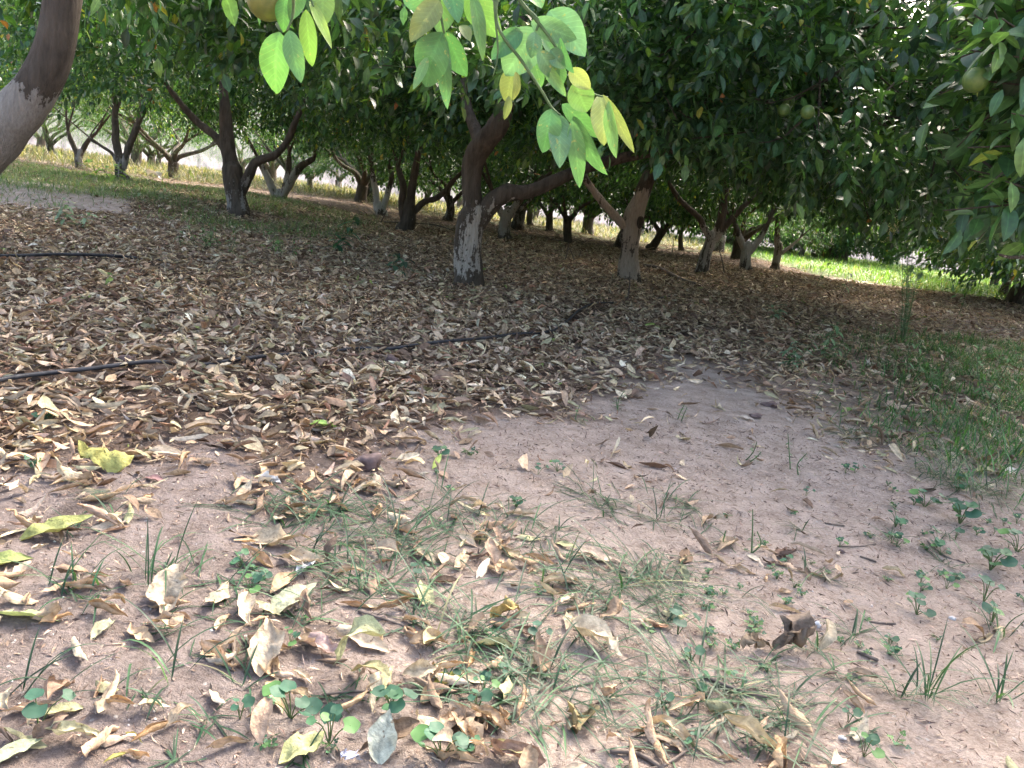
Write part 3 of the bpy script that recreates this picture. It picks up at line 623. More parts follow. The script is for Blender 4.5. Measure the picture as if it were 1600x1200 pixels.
# ------------------------------------------------------------------ small broad leaved seedlings
def disc_leaf(c, r, nx_, ny_, col, lobes=5, cup=.15):
    k = 15; th = np.linspace(0, 2 * np.pi, k, endpoint=False)
    rr = r * (1 + .06 * np.cos(lobes * th)) * (1 - .45 * np.exp(-((th - np.pi) / .35) ** 2))
    nz_ = np.cross(nx_, ny_)
    V = [c] + [c + rr[i] * (math.cos(th[i]) * nx_ + math.sin(th[i]) * ny_) + nz_ * cup * rr[i] * (1 + .5 * math.cos(3 * th[i])) for i in range(k)]
    Fq = np.array([(0, 1 + i, 1 + (i + 1) % k) for i in range(k)])
    Cc = np.ones((k + 1, 4)); Cc[:, :3] = col; Cc[:, 3] = 1; Cc[0, 3] = .9
    return np.array(V), Fq, Cc
def seedling_mesh(n, r, h, spread, tri=False):
    Vs, Fs, Cs, mi, o = [], [], [], [], 0
    for k in range(n):
        a_ = random.uniform(0, 6.28); d = random.uniform(.2, 1) * spread; hh = h * random.uniform(.4, 1.1)
        top = np.array([math.cos(a_) * d, math.sin(a_) * d, hh])
        V, Fq = tube([(0, 0, -.003), top * [.45, .45, .7], top], [.0009, .0008, .0006], 5, sub=3)
        t3 = Fq[:, 2] != Fq[:, 3]
        Vs.append(V); Fs.append(np.concatenate([Fq[t3][:, [0, 1, 2]], Fq[t3][:, [0, 2, 3]]]) + o); Cs.append(np.tile([.12, .17, .07, 1.], (len(V), 1))); o += len(V)
        up = nrm(np.array([random.gauss(0, .35), random.gauss(-.25, .35), 1.])); x_ = nrm(np.cross(up, [math.sin(a_), -math.cos(a_), .1])); y_ = np.cross(up, x_)
        c = np.array(random.choice([(.045, .12, .07), (.035, .095, .06), (.06, .15, .07), (.09, .19, .06)])) * random.uniform(.8, 1.2)
        for q in range(3 if tri else 1):
            b3 = q * 2.1
            if tri:
                xx = x_ * math.cos(b3) + y_ * math.sin(b3); yy = np.cross(up, xx); rr = r * .55 * random.uniform(.8, 1.1); cc = top + xx * rr
            else:
                xx, yy, cc, rr = x_, y_, top, r * random.uniform(.55, 1.15)
            V, Fq, Cc = disc_leaf(cc, rr, xx, yy, c, 5 if not tri else 2)
            Vs.append(V); Fs.append(Fq + o); Cs.append(Cc); o += len(V)
    return np.concatenate(Vs), np.concatenate(Fs), np.concatenate(Cs)
seed_protos = []
for k in range(10):
    tri = k >= 6
    V, Fq, Cc = seedling_mesh([3, 5, 7, 4, 9, 6, 6, 9, 12, 8][k], .0115 if not tri else .0075, .038 if not tri else .02, .03 if not tri else .028, tri)
    seed_protos.append((V, Fq, Cc))
sg = "round leaved seedlings sprouting from the soil"
seed_meshes = {}
def seedling(px, py, k, sc=1.0, label=None, group=None):
    p = gnd(px, py)
    if k not in seed_meshes:
        ob = mesh_obj("seedling", seed_protos[k][0], seed_protos[k][1], M_WEED, col=seed_protos[k][2]); seed_meshes[k] = ob.data
    else:
        ob = bpy.data.objects.new("seedling", seed_meshes[k]); C.objects.link(ob)
    ob.location = tuple(float(v) for v in p); ob.rotation_euler = (0, 0, random.uniform(-1, 1) if k < 6 else random.uniform(0, 6.28)); sc *= .66 if px < 1350 else .74; ob.scale = (sc,) * 3
    tag(ob, label or ("small round leaved seedling on bare soil" if k < 6 else "low three leafed creeping weed on bare soil"), "seedling", group or (sg if k < 6 else "low creeping weeds on the soil"))
for (px, py, k, sc, lb) in [(60, 1130, 0, 1.5, "two lobed round seedling at the lower left edge"), (390, 930, 1, 1.2, "seedling with paired leaves above the pointed cream leaf"), (455, 1115, 2, 1.5, "leafy seedling in front of the arched olive leaf"), (515, 1160, 1, 1.5, "seedling at the bottom edge beside the folded yellow green leaf"),
        (612, 1110, 4, 1.3, "bushy seedling cluster below the arched olive leaf"), (375, 1120, 3, 1.0, "small seedling left of the leafy one"), (690, 1180, 2, 1.4, "seedling at the bottom edge under the broad split leaf"), (650, 905, 0, 1.0, "single round seedling leaf in the middle grass"),
        (1060, 985, 0, 1.4, "round seedling below the thickest grass tuft"), (1080, 1030, 3, 1.1, "bright seedling in the lower grass"), (745, 1110, 3, 1.1, "seedling right of the clear yellow leaf"), (835, 1000, 0, 1.1, "round seedling by the golden brown leaf"),
        (1500, 815, 4, 2.0, "largest round leaved plant in the right patch"), (1445, 790, 2, 1.5, "round leaved plant at the back of the right patch"), (1550, 880, 4, 1.8, "round leaved plant right of the largest one"), (1540, 930, 3, 1.6, "round leaved plant at the front of the right patch"),
        (1435, 950, 2, 1.2, "round leaved plant left of the bent grass sprig"), (1400, 820, 5, 1.4, "round leaved plant at the left of the right patch"), (1590, 860, 2, 1.6, "round leaved plant at the right edge"), (1465, 850, 5, 1.3, "low round leaved plant in the right patch"), (1550, 970, 1, 1.3, "seedling by the bent grass sprig"),
        (685, 720, 4, 1.2, "leafy seedling on the left of the bare patch"), (735, 715, 7, 1.4, "lobed seedling on the left of the bare patch"), (870, 740, 2, 1.0, "seedling in the middle of the bare patch"), (840, 745, 0, 1.0, "first seedling on the bare patch"), (1335, 740, 0, 1.1, "lone round seedling on the pink soil"), (1260, 770, 0, .9, "tiny lone seedling on the pink soil"),
        (75, 660, 7, 1.5, "green lobed seedling in the left litter"), (45, 730, 7, 1.5, "green lobed seedling at the left edge"), (1325, 1130, 3, .9, "seedling near the bottom right"), (1350, 1180, 1, 1.0, "seedling at the bottom right edge"), (1390, 1020, 8, 1.0, "low weed by the small grass sprig")]:
    seedling(px, py, k, sc, lb, "named seedlings on the soil")
for k in range(30): seedling(random.gauss(1500, 80), random.gauss(850, 55), random.choice([1, 2, 3, 4, 7]), random.uniform(.5, 1.0), 'small round leaved seedling of the dense patch at the right', 'seedlings in the right patch')
for k in range(75):
    kk = random.randint(0, 9)
    if random.random() < .55:
        px, py = random.gauss(1180, 130), random.gauss(940, 70); kk = random.randint(6, 9)
    else: px, py = random.uniform(350, 1580), random.uniform(740, 1190)
    seedling(px, py, kk, random.uniform(.5, 1.0))

# ------------------------------------------------------------------ taller weeds
def weed(px, py, hpx, n, leafpx, label, Yoff=0, lean=0, col=(.12, .22, .10), cat="weed", name="tall_weed", stems=1, spread=.06):
    p = gnd(px, py); z = proj(p[None])[2][0]; h = hpx * z / F; ll = leafpx * z / F
    t = thing(name, label, cat, tuple(float(v) for v in p), "tall weeds standing in the litter")
    ts, Ps, As, Ns = [], [], [], []
    for s_ in range(stems):
        d = np.array([random.gauss(lean, .12), random.gauss(0, .15), 1.]) if stems == 1 else np.array([random.gauss(lean, .35), random.gauss(0, .35), 1.])
        b0 = p + np.array([random.gauss(0, spread) if stems > 1 else 0, random.gauss(0, spread) if stems > 1 else 0, -.005])
        hh = h * (1 if s_ == 0 else random.uniform(.5, .95)); tip = b0 + d * hh; mid = b0 + d * hh * .5 + np.array([random.gauss(0, .03), 0, 0]) * h * 3
        ts.append(tube([b0, mid, tip], [.0035 * max(h, .2) * 3, .0025 * max(h, .2) * 3, .001], 6))
        for k in range(n):
            u = .15 + .85 * (k + random.random()) / n; q = b0 * (1 - u) + tip * u + (mid - (b0 + tip) / 2) * 4 * u * (1 - u) * .5; a_ = k * 2.4 + random.random()
            Ps.append(q); As.append((math.cos(a_), math.sin(a_), random.uniform(-.3, .7))); Ns.append((-.3 * math.cos(a_), -.3 * math.sin(a_), 1))
    tubes_obj("stem", ts, M_STEM, t)
    m_ = len(Ps)
    V, Fq, Cc = leaves(np.array(Ps), np.array(As), np.array(Ns), ll * RNG.uniform(.6, 1.2, m_), ll * .16 * RNG.uniform(.7, 1.2, m_), np.full(m_, .5), RNG.uniform(.2, 1.2, m_), 5, pick([(1, col)], m_))
    mesh_obj("foliage", V, Fq, M_WEED, t, col=Cc)
    return t
weed(520, 392, 60, 12, 26, "dark green leafy weed standing on the left litter", col=(.06, .14, .07), stems=2, spread=.05)
weed(615, 428, 34, 9, 24, "low dark seedling tree in front of the left litter", col=(.07, .13, .08), stems=2, spread=.03)
weed(118, 355, 40, 12, 22, "pale grey green weed at the left on the litter", col=(.20, .28, .16), stems=3, spread=.08)
weed(160, 300, 36, 8, 26, "bright green sapling before the left trunks", col=(.18, .30, .04), stems=3, spread=.1)
weed(290, 385, 55, 10, 14, "feathery weed left of the grassy patch", col=(.16, .24, .10), stems=5, spread=.14)
weed(345, 395, 50, 10, 12, "feathery weed in the middle of the grassy patch", col=(.15, .24, .09), stems=5, spread=.14)
weed(450, 400, 48, 10, 12, "bushy weed beside the dark green leafy weed", col=(.14, .24, .08), stems=6, spread=.14)
weed(235, 330, 30, 9, 12, "small weed between the two left trunks", col=(.18, .24, .12), stems=4, spread=.12)
weed(1245, 580, 60, 14, 20, "grey green branching weed at the rim of the bare soil", col=(.14, .22, .13), stems=3, spread=.05)
weed(1325, 575, 66, 14, 20, "thin branching weed right of the grey green one", col=(.15, .24, .12), stems=3, spread=.05)
weed(1275, 452, 45, 8, 16, "slim upright weed in the dim litter", col=(.14, .22, .10))
weed(1310, 465, 42, 8, 14, "slim upright weed next to the pale plumed one", col=(.10, .17, .08))
weed(1495, 500, 55, 8, 12, "slim weed in the shade at right", col=(.12, .2, .09))
weed(1435, 590, 80, 12, 16, "upright leafy weed in the right grass", col=(.13, .24, .10), stems=3, spread=.05)
weed(1520, 620, 90, 12, 18, "upright leafy weed by the right edge", col=(.13, .26, .10), stems=3, spread=.05)
weed(1215, 500, 26, 8, 18, "low pale green weed in the shade", col=(.16, .26, .16), stems=3, spread=.05)
for (px, py, hp) in [(965, 640, 34), (1245, 740, 55), (1060, 660, 30), (1160, 720, 44), (900, 660, 25), (1175, 860, 70)]:
    weed(px, py, hp, 7, 8, {965: "tiny stalk at the far rim of bare soil", 1245: "thin stalk on the pink soil", 1060: "tiny stalk right of the rim one", 1160: "leafy stalk over a dark leaf pile", 900: "faint short stalk on the bare patch", 1175: "thin stalk left of the crumpled leaf ball"}[px], stems=2, spread=.012)
# the plumed weed
p = gnd(1410, 535); z = proj(p[None])[2][0]; h = 188 * z / F
t = thing("plumed_weed", "tall wispy weed with cream seed plumes in front of the clearing", "weed", tuple(float(v) for v in p))
ts = []; Ps = []; As = []
for s_ in range(7):
    d = np.array([random.gauss(-.13, .05), random.gauss(0, .1), 1.]); hh = h * (1 if s_ < 2 else random.uniform(.55, .9)); tip = p + d * hh
    ts.append(tube([p + [random.gauss(0, .01), 0, -.005], p + d * hh * .5 + [.01, 0, 0], tip], [.0035, .002, .001], 5))
    for k in range(60):
        u = random.uniform(.1, .95); Ps.append(p + d * hh * u); a_ = random.uniform(0, 6.28); As.append((math.cos(a_), math.sin(a_), random.uniform(.1, 1.2)))
tubes_obj("stem", ts, M_STEM, t)
m_ = len(Ps); V, Fq, Cc = leaves(np.array(Ps), np.array(As), np.array(As)[:, [1, 0, 2]] * [-1, 1, .3] + [0, 0, .6], np.full(m_, .05), np.full(m_, .0025), np.full(m_, .4), RNG.uniform(0, .8, m_), 3, pick([(1, (.13, .20, .12))], m_))
mesh_obj("foliage", V, Fq, M_WEED, t, col=Cc)
for (px, py, s_) in [(1389, 345, 9), (1397, 357, 7), (1381, 366, 6)]:
    c = at(px, py, p[1]); n_ = 90; th = RNG.normal(size=(n_, 3)); th[:, 2] *= 2; q = c + th * s_ * .45 * p[1] / F
    V, Fq, Cc = leaves(q, RNG.normal(size=(n_, 3)) + [0, 0, .8], RNG.normal(size=(n_, 3)), np.full(n_, .016), np.full(n_, .003), np.full(n_, .4), np.full(n_, .3), 2, np.tile([.6, .57, .45], (n_, 1)))
    mesh_obj("seed_plume", V, Fq, M_GRASS, t, col=Cc)

# ------------------------------------------------------------------ hoses, twigs, stones
def hose(name, pts, r, label, cat="hose", m=M_HOSE, lift=.4, grp=None, sub=5, lifts=None):
    P = []
    for k, (px, py) in enumerate(pts):
        q = gnd(px, py); q[2] += r * lift + (lifts[k] if lifts else 0); P.append(q)
    b0 = P[0].copy(); o_ = tubes_obj(name, [tube(np.array(P) - b0, [r] * len(P), 10, sub=sub)], m); o_.location = tuple(b0)
    return tag(o_, label, cat, grp)
hose("irrigation_hose", [(-140, 640), (0, 611), (70, 600), (150, 592), (240, 583), (300, 578), (375, 571), (430, 562), (500, 553), (560, 549), (610, 549), (680, 545), (760, 538), (805, 530), (860, 524), (885, 508), (905, 490), (930, 479), (965, 475), (1000, 469), (1040, 466), (1090, 460)], .0066, "black irrigation hose winding through the litter toward the second trunk", lift=1.1,
     lifts=[.014, .016, .018, .016, .016, -.004, .006, .004, -.006, .008, .002, .018, .022, .02, .012, .02, .022, .02, .006, -.006, .012, -.006])
hose("irrigation_hose", [(-200, 402), (0, 406), (90, 407), (180, 409), (260, 411), (350, 412)], .009, "straight dark irrigation hose lying further back on the left", lift=1.0, lifts=[.02, .025, .025, .02, -.01, -.03])
tw = "dead twigs on the ground"
def twig(pts, r, label, m=M_TWIG, lifts=None, name="twig"): return hose(name, pts, r, label, "twig", m, 1.0, tw, 3, lifts)
twig([(600, 351), (640, 352), (680, 355), (715, 362)], .012, "curved dark stick lying behind the main trunk", lifts=[.05, .06, .05, .0])
twig([(1005, 420), (1030, 425), (1060, 438), (1085, 447)], .022, "pale fallen branch right of the second trunk", m=M_TWIG, lifts=[.02, .02, .01, 0], name="fallen_branch")
twig([(775, 415), (1, 1)][:1] + [(800, 417), (835, 420)], .006, "thin dark stick behind the main trunk base", lifts=[.02, .02, 0])
for k, (pts, lb) in enumerate([([(505, 1086), (545, 1083), (580, 1080)], "grey twig below the arched olive leaf"), ([(560, 955), (600, 968), (640, 982)], "pale twig crossing the middle grass"), ([(955, 1165), (1000, 1172), (1040, 1200)], "pale grey split twig at the bottom edge"),
        ([(1310, 850), (1345, 848), (1370, 844)], "thin dark twig on the pink soil"), ([(1345, 865), (1370, 872)], "short dark twig on the pink soil"), ([(1340, 1015), (1372, 1030)], "reddish brown twig stub on the pink soil"), ([(1360, 965), (1385, 970), (1400, 972)], "grey twig by the low weed"),
        ([(210, 598), (250, 596), (290, 597)], "pale straw lying on the hose litter"), ([(1100, 1050), (1150, 1070), (1200, 1085)], "thin stalk in the lower grass"), ([(1010, 1195), (1040, 1190), (1080, 1165)], "thin twig at the bottom right of the middle"), ([(1450, 842), (1480, 862), (1510, 872)], "dark broken twig under the round leaved plants"),
        ([(330, 1010), (360, 1045), (365, 1000)], "hair thin root at lower left"), ([(1350, 700), (1400, 695), (1440, 690)], "thin pale twig among the right litter"), ([(1290, 815), (1320, 818)], "tiny twig above the thin dark one")]):
    twig(pts, [.0018, .0022, .003][k % 3], lb)
# standing sticks in the middle distance
def stake(p0, p1, r, label, Y=None):
    b0 = gnd(*p0); top = at(p1[0], p1[1], b0[1]); o_ = tubes_obj("stick", [tube([(0, 0, -.02), (top - b0) * .5 + [.01, 0, 0], top - b0], [r, r * .8, r * .5], 6)], M_TWIG); o_.location = tuple(b0)
    tag(o_, label, "stick", "thin sticks poking out of the litter")
stake((881, 412), (888, 380), .010, "thin stick leaning right between the two near trunks"); stake((898, 410), (888, 385), .008, "thin stick of the pair leaning left"); stake((899, 411), (908, 392), .008, "thin stick of the pair leaning right")
stake((1133, 430), (1122, 385), .010, "dark stick leaning in front of the third right trunk"); stake((593, 348), (606, 325), .012, "stick leaning near the curved dark stick")
stake((980, 465), (984, 425), .007, "short green stake at the foot of the second trunk"); stake((1050, 395), (1052, 372), .010, "thin sucker behind the second trunk")

def rock(px, py, wpx, hpx, m, label, name="stone", grp=None, cat="stone"):
    p = gnd(px, py); z = proj(p[None])[2][0]; r = .5 * wpx * z / F
    k = 14; th, ph = np.meshgrid(np.linspace(0, 2 * np.pi, k, endpoint=False), np.linspace(.05, math.pi - .05, 9)); 
    d = np.stack([np.sin(ph) * np.cos(th), np.sin(ph) * np.sin(th), np.cos(ph)], -1).reshape(-1, 3)
    s_ = random.uniform(0, 99); rr = 1 + .8 * vnoise(d[:, 0] * 1.5 + s_, d[:, 1] * 1.5, d[:, 2] * 1.5) + .35 * vnoise(d[:, 0] * 4 + s_, d[:, 1] * 4, d[:, 2] * 4)
    V = d * rr[:, None] * [r, r * .9, r * hpx / wpx]
    i_ = np.arange(8)[:, None]; j_ = np.arange(k)[None]; a = i_ * k + j_; b2 = i_ * k + (j_ + 1) % k
    Fq = np.stack([a, b2, b2 + k, a + k], -1).reshape(-1, 4)
    top = [np.array([list(range(k))[::-1]]), np.array([list(range(8 * k, 9 * k))])]
    o_ = mesh_obj(name, V, [Fq] + top, m, smooth=False); o_.location = (p[0], p[1], p[2] + r * hpx / wpx * .4)
    return tag(o_, label, cat, grp)
rock(572, 735, 40, 34, M_STONE, "brown stone beside the left grass tuft"); rock(610, 570, 28, 22, M_STONE, "reddish stone lying beside the hose")
rock(568, 640, 24, 22, M_STONE, "small pointed brown clod in the litter"); rock(200, 572, 26, 16, M_STONE, "dark clod behind the hose at left"); rock(1202, 636, 22, 11, M_STONE, "dark flat clod at the far rim of bare soil"); rock(1180, 655, 18, 9, M_STONE, "small dark clod by the flat one")
rock(1316, 859, 9, 8, M_STONE, "round dark droplet sized stone on the pink soil"); rock(1278, 970, 12, 10, M_PALE, "white shell like stone on the pink soil"); rock(1490, 960, 11, 7, M_PALE, "pale stone below the round leaved plants"); rock(1316, 1153, 11, 8, M_PALE, "pale pebble near the bottom right")
for a_, lb, nm in [((422, 762, 40, 26, 20, (.72, .70, .66), 1.2, .8, 10, 0, False), "white crumpled scrap left of the brown stone", "paper_scrap"), ((478, 893, 46, 34, 70, (.72, .70, .68), 1.4, .9, 15, 0, False), "white flaky scrap behind the grey green leaf", "paper_scrap"),
                 ((546, 1190, 42, 34, 30, (.42, .44, .56), 1.0, .9, 12, 0, False), "bluish plastic scrap at the bottom edge", "plastic_scrap"), ((242, 290, 26, 16, 10, (.75, .74, .7), 1.0, .9, 12, 0, False), "white scrap lying in the far left grass", "paper_scrap")]:
    o_ = fallen(*a_, label=lb, crumple=.16, name=nm); o_['category'] = "scrap"; del o_['group']
# tiny grit, nobody could count it
n_ = 7000; q = np.stack([RNG.uniform(-1.6, 2.2, n_), RNG.uniform(.7, 3.0, n_), np.zeros(n_)], -1); q[:, 2] = G(q[:, 0], q[:, 1])
r_ = RNG.uniform(.0008, .0026, n_) * np.where(RNG.random(n_) < .08, 1.7, 1); oct_ = np.array([(1, 0, 0), (0, 1, 0), (-1, 0, 0), (0, -1, 0), (0, 0, .8), (0, 0, -.6)])
V = (q[:, None] + oct_[None] * r_[:, None, None] * RNG.uniform(.6, 1.2, (n_, 6, 1))).reshape(-1, 3)
f_ = np.array([(0, 1, 4), (1, 2, 4), (2, 3, 4), (3, 0, 4), (1, 0, 5), (2, 1, 5), (3, 2, 5), (0, 3, 5)]); Fq = (np.arange(n_)[:, None, None] * 6 + f_[None]).reshape(-1, 3)
cc = np.repeat(np.concatenate([pick([(3, (.55, .50, .46)), (2, (.30, .22, .18)), (1, (.12, .09, .08))], n_), np.zeros((n_, 1))], 1), 6, 0)
tag(mesh_obj("gravel", V, Fq, M_DRY, col=cc, smooth=False), "pale grit and crumbs strewn over the soil", "gravel", kind='stuff')
n_ = 24000; P = np.stack([RNG.uniform(-1.6, 2.4, n_), RNG.uniform(.7, 2.6, n_), np.zeros(n_)], -1); A, Nn = dry_frame(n_, .1)
L = RNG.uniform(.006, .024, n_); V, Fq, Cc = leaves(P, A, Nn, L, RNG.uniform(.0007, .0026, n_), RNG.uniform(.3, 2, n_), RNG.normal(0, .8, n_), 2, pick([(3, (.20, .14, .11)), (2, (.42, .32, .24)), (1, (.10, .07, .06))], n_))
V = lay(V, n_, 9, P[:, 0], P[:, 1], np.zeros(n_)); tag(mesh_obj("leaf_crumbs", V, Fq, M_DRY, col=Cc), "broken bits of leaf and stalk on the soil", "litter", kind='stuff')

# ------------------------------------------------------------------ pale plastic sheeting screen beyond the orchard
def sheet_mat():
    m, t = mat("pale_plastic_sheeting"); L = t.links.new
    out = N(t, "ShaderNodeOutputMaterial"); p = N(t, "ShaderNodeBsdfPrincipled"); tr = N(t, "ShaderNodeBsdfTranslucent"); mx = N(t, "ShaderNodeMixShader"); g = N(t, "ShaderNodeNewGeometry")
    n = N(t, "ShaderNodeTexNoise"); n.inputs['Scale'].default_value = 2.2; n.inputs['Detail'].default_value = 8; n.inputs['Roughness'].default_value = .7; L(g.outputs['Position'], n.inputs['Vector'])
    c = N(t, "ShaderNodeValToRGB"); e = c.color_ramp.elements; e[0].position = .3; e[0].color = (.12, .12, .15, 1); e[1].position = .68; e[1].color = (.30, .295, .33, 1); L(n.outputs[0], c.inputs[0])
    L(c.outputs[0], p.inputs['Base Color']); L(c.outputs[0], tr.inputs['Color']); p.inputs['Roughness'].default_value = .5; mx.inputs[0].default_value = .62
    L(p.outputs[0], mx.inputs[1]); L(tr.outputs[0], mx.inputs[2]); L(mx.outputs[0], out.inputs[0]); return m
def screen():
    y0 = 35.0; x0, x1 = -60.0, 30.0
    t = thing("boundary_screen", "long pale plastic sheeting screen behind the orchard", "screen", (0, y0, 0))
    xs = np.arange(x0, x1 + .01, .35); zs = np.linspace(-.3, 3.4, 8); X_, Z_ = np.meshgrid(xs, zs, indexing='ij')
    Y_ = y0 + .12 * vnoise(X_ * .9, Z_ * .6) + .05 * np.sin(X_ * 4)
    V = np.stack([X_, Y_, Z_], -1).reshape(-1, 3); m_ = len(zs); i_ = np.arange(len(xs) - 1)[:, None]; j_ = np.arange(m_ - 1)[None]; a = i_ * m_ + j_
    mesh_obj("sheet", V, np.stack([a, a + m_, a + m_ + 1, a + 1], -1).reshape(-1, 4), sheet_mat(), t)
    for x in np.arange(x0, x1, 3.0):
        tubes_obj("post", [tube([(x, y0 + .28, -.4), (x, y0 + .28, 3.5)], [.05, .05], 8)], M_TWIG, t)
screen()

# ------------------------------------------------------------------ trees
def shoot_leaves(S, D, slen, k, L, Wr, seg, table, droop=.5, dark=None):
    """k leaves around each shoot. S starts, D directions, slen lengths"""
    n = len(S); t = (np.arange(k)[None] + RNG.random((n, k))) / k
    ang = (np.arange(k) * 2.4)[None] + RNG.uniform(0, 6.28, (n, 1)) + RNG.normal(0, .3, (n, k))
    ref = np.tile([0.2, .3, 1.], (n, 1)); X_ = nrm(np.cross(D, ref)); Y_ = np.cross(D, X_)
    rad = np.cos(ang)[..., None] * X_[:, None] + np.sin(ang)[..., None] * Y_[:, None]
    P = S[:, None] + D[:, None] * (slen[:, None] * t)[..., None] + rad * .012
    P[..., 2] -= (t ** 2 * slen[:, None]) * .3
    A = D[:, None] * .55 + rad * .95 + np.array([0, 0, -droop]) + RNG.normal(0, .22, (n, k, 3))
    Nn = np.array([0, 0, 1.]) + rad * .35 + RNG.normal(0, .38, (n, k, 3))
    m_ = n * k
    tone = np.repeat(np.clip(1 + .18 * RNG.normal(size=n), .6, 1.6), k)
    col = pick(table, m_) * tone[:, None]
    Ls = L * RNG.uniform(.65, 1.25, m_); cu = RNG.uniform(.25, .75, m_)
    return leaves(P.reshape(-1, 3), A.reshape(-1, 3), Nn.reshape(-1, 3), Ls, Ls * Wr * RNG.uniform(.8, 1.2, m_), cu, RNG.uniform(.0, .9, m_), seg, col)
def dome(n, R, zb, zt, lift=.9, shell=.62, seed=0):
    """points in a citrus crown: a dome with a skirt, hollow in the middle"""
    out = []
    while sum(len(o) for o in out) < n:
        P = RNG.uniform(-1, 1, (n * 3, 3)); r = np.linalg.norm(P, axis=1)
        d = nrm(P); lump = 1 + .30 * vnoise(d[:, 0] * 2.2 + seed, d[:, 1] * 2.2, d[:, 2] * 2.2) + .18 * vnoise(d[:, 0] * 5 + seed, d[:, 1] * 5, d[:, 2] * 5)
        ok = (r < lump) & (r > shell * lump * np.where(P[:, 2] > .1, .9, .7)) | ((r < lump) & (RNG.random(len(r)) < .10))
        P = P[ok]; x = P[:, 0] * R; y = P[:, 1] * R; zc = zb + (zt - zb) * .42
        zz = zc + P[:, 2] * np.where(P[:, 2] > 0, zt - zc, (zc - zb) * 1.25)
        rho = np.hypot(P[:, 0], P[:, 1]); zmin = zb + lift * np.clip(1 - rho, 0, 1) + .25 * vnoise(x * 1.7 + seed, y * 1.7) + .12 * vnoise(x * 5, y * 5 + seed)
        k = zz > zmin; out.append(np.stack([x, y, zz], -1)[k])
    return np.concatenate(out)[:n]
NEARC = np.array([(-400, 60), (130, 70), (250, 115), (330, 70), (400, 90), (520, 110), (600, 140), (700, 205), (790, 215), (880, 235), (960, 225), (1040, 250), (1120, 275), (1200, 330), (1300, 360), (1380, 395), (1460, 425), (1700, 450), (2200, 500)])
MIDC = np.array([(-400, 150), (0, 175), (150, 212), (250, 222), (330, 235), (420, 245), (500, 280), (600, 295), (660, 300), (720, 305), (770, 310), (850, 325), (950, 335), (1050, 350), (1150, 375), (1220, 388), (1300, 400), (1460, 425), (1700, 440), (2200, 500)])
def crown(parent, base, R, zb, zt, n, L=.092, curve=None, k=13, seg=3, lift=.9, table=GREENS, seed=0, keep=None, droop=.5, extra=None, twigs=0, m=M_LEAF):
    P = dome(n, R, zb, zt, lift, seed=seed) + np.array([base[0], base[1], 0])
    c = np.array([base[0], base[1], zb + (zt - zb) * .3]); D = nrm(P - c + RNG.normal(0, .35, P.shape) + np.array([0, 0, -.15]))
    if extra is not None: P = np.concatenate([P, extra[0]]); D = np.concatenate([D, extra[1]])
    px, py, z = proj(P)
    if curve is not None:
        lim = np.interp(px, curve[:, 0], curve[:, 1]) + 26 * vnoise(px / 38 + seed, py * 0 + seed * 3)
        ok = (py < lim) | (z < .3); P, D, px, py, z = P[ok], D[ok], px[ok], py[ok], z[ok]
    gap = (z > 1.2) & ((np.hypot(px - 1414, py - 2) < 62) | (np.hypot((px - 1468) * .8, py - 222) < 30))
    P, D, px, py, z = P[~gap], D[~gap], px[~gap], py[~gap], z[~gap]
    ok = (z < .2) | (z > 2.3) | (py < -350) | (px < -400) | (px > 2000)
    if keep is not None: ok &= keep(px, py, z)
    P, D, px, py, z = P[ok], D[ok], px[ok], py[ok], z[ok]
    vis = (py > -130) & (px > -200) & (px < 1800) & (z > .2)
    prt = []
    if vis.any(): prt.append(shoot_leaves(P[vis], D[vis], RNG.uniform(.18, .36, vis.sum()), k, L, .23, seg, table, droop))
    h = ~vis
    if h.any():
        idx = np.where(h)[0]; idx = idx[RNG.random(len(idx)) < .34]
        prt.append(shoot_leaves(P[idx], D[idx], RNG.uniform(.2, .4, len(idx)), 7, L * 1.75, .24, 1, table, droop))
    V, Fq, Cc = merge(prt)
    ob = mesh_obj("crown", V, Fq, m, parent, col=Cc)
    return ob, P[vis], D[vis]
def auto_limbs(base, fork, n, R, zt, r0, seed):
    rs = random.Random(seed); ts = []; b_ = np.array(base)
    for k in range(n):
        a_ = 6.283 * k / n + rs.uniform(-.4, .4); d = R * rs.uniform(.45, .75)
        p1 = np.array([math.cos(a_), math.sin(a_), 0])
        f = np.array(fork)
        pts = [f - [0, 0, r0 * .6], f + p1 * d * rs.uniform(.10, .26) + [0, 0, rs.uniform(.16, .34)], f + p1 * d * .55 + [rs.gauss(0, .08), rs.gauss(0, .08), .55], f + p1 * d + [rs.gauss(0, .1), rs.gauss(0, .1), .95 + rs.uniform(0, .5)]]
        ts.append(tube(pts, [r0 * .60, r0 * .45, r0 * .30, r0 * .12], 9, .10, seed + k))
        for q in range(2):
            s0 = pts[2] if q == 0 else (pts[2] + pts[3]) / 2; a2 = a_ + rs.uniform(-1.1, 1.1)
            e_ = s0 + np.array([math.cos(a2), math.sin(a2), rs.uniform(.1, .7)]) * R * .35
            ts.append(tube([s0, (s0 + e_) / 2 + [0, 0, .06], e_], [r0 * .26, r0 * .18, r0 * .07], 6, .1, seed))
    return ts
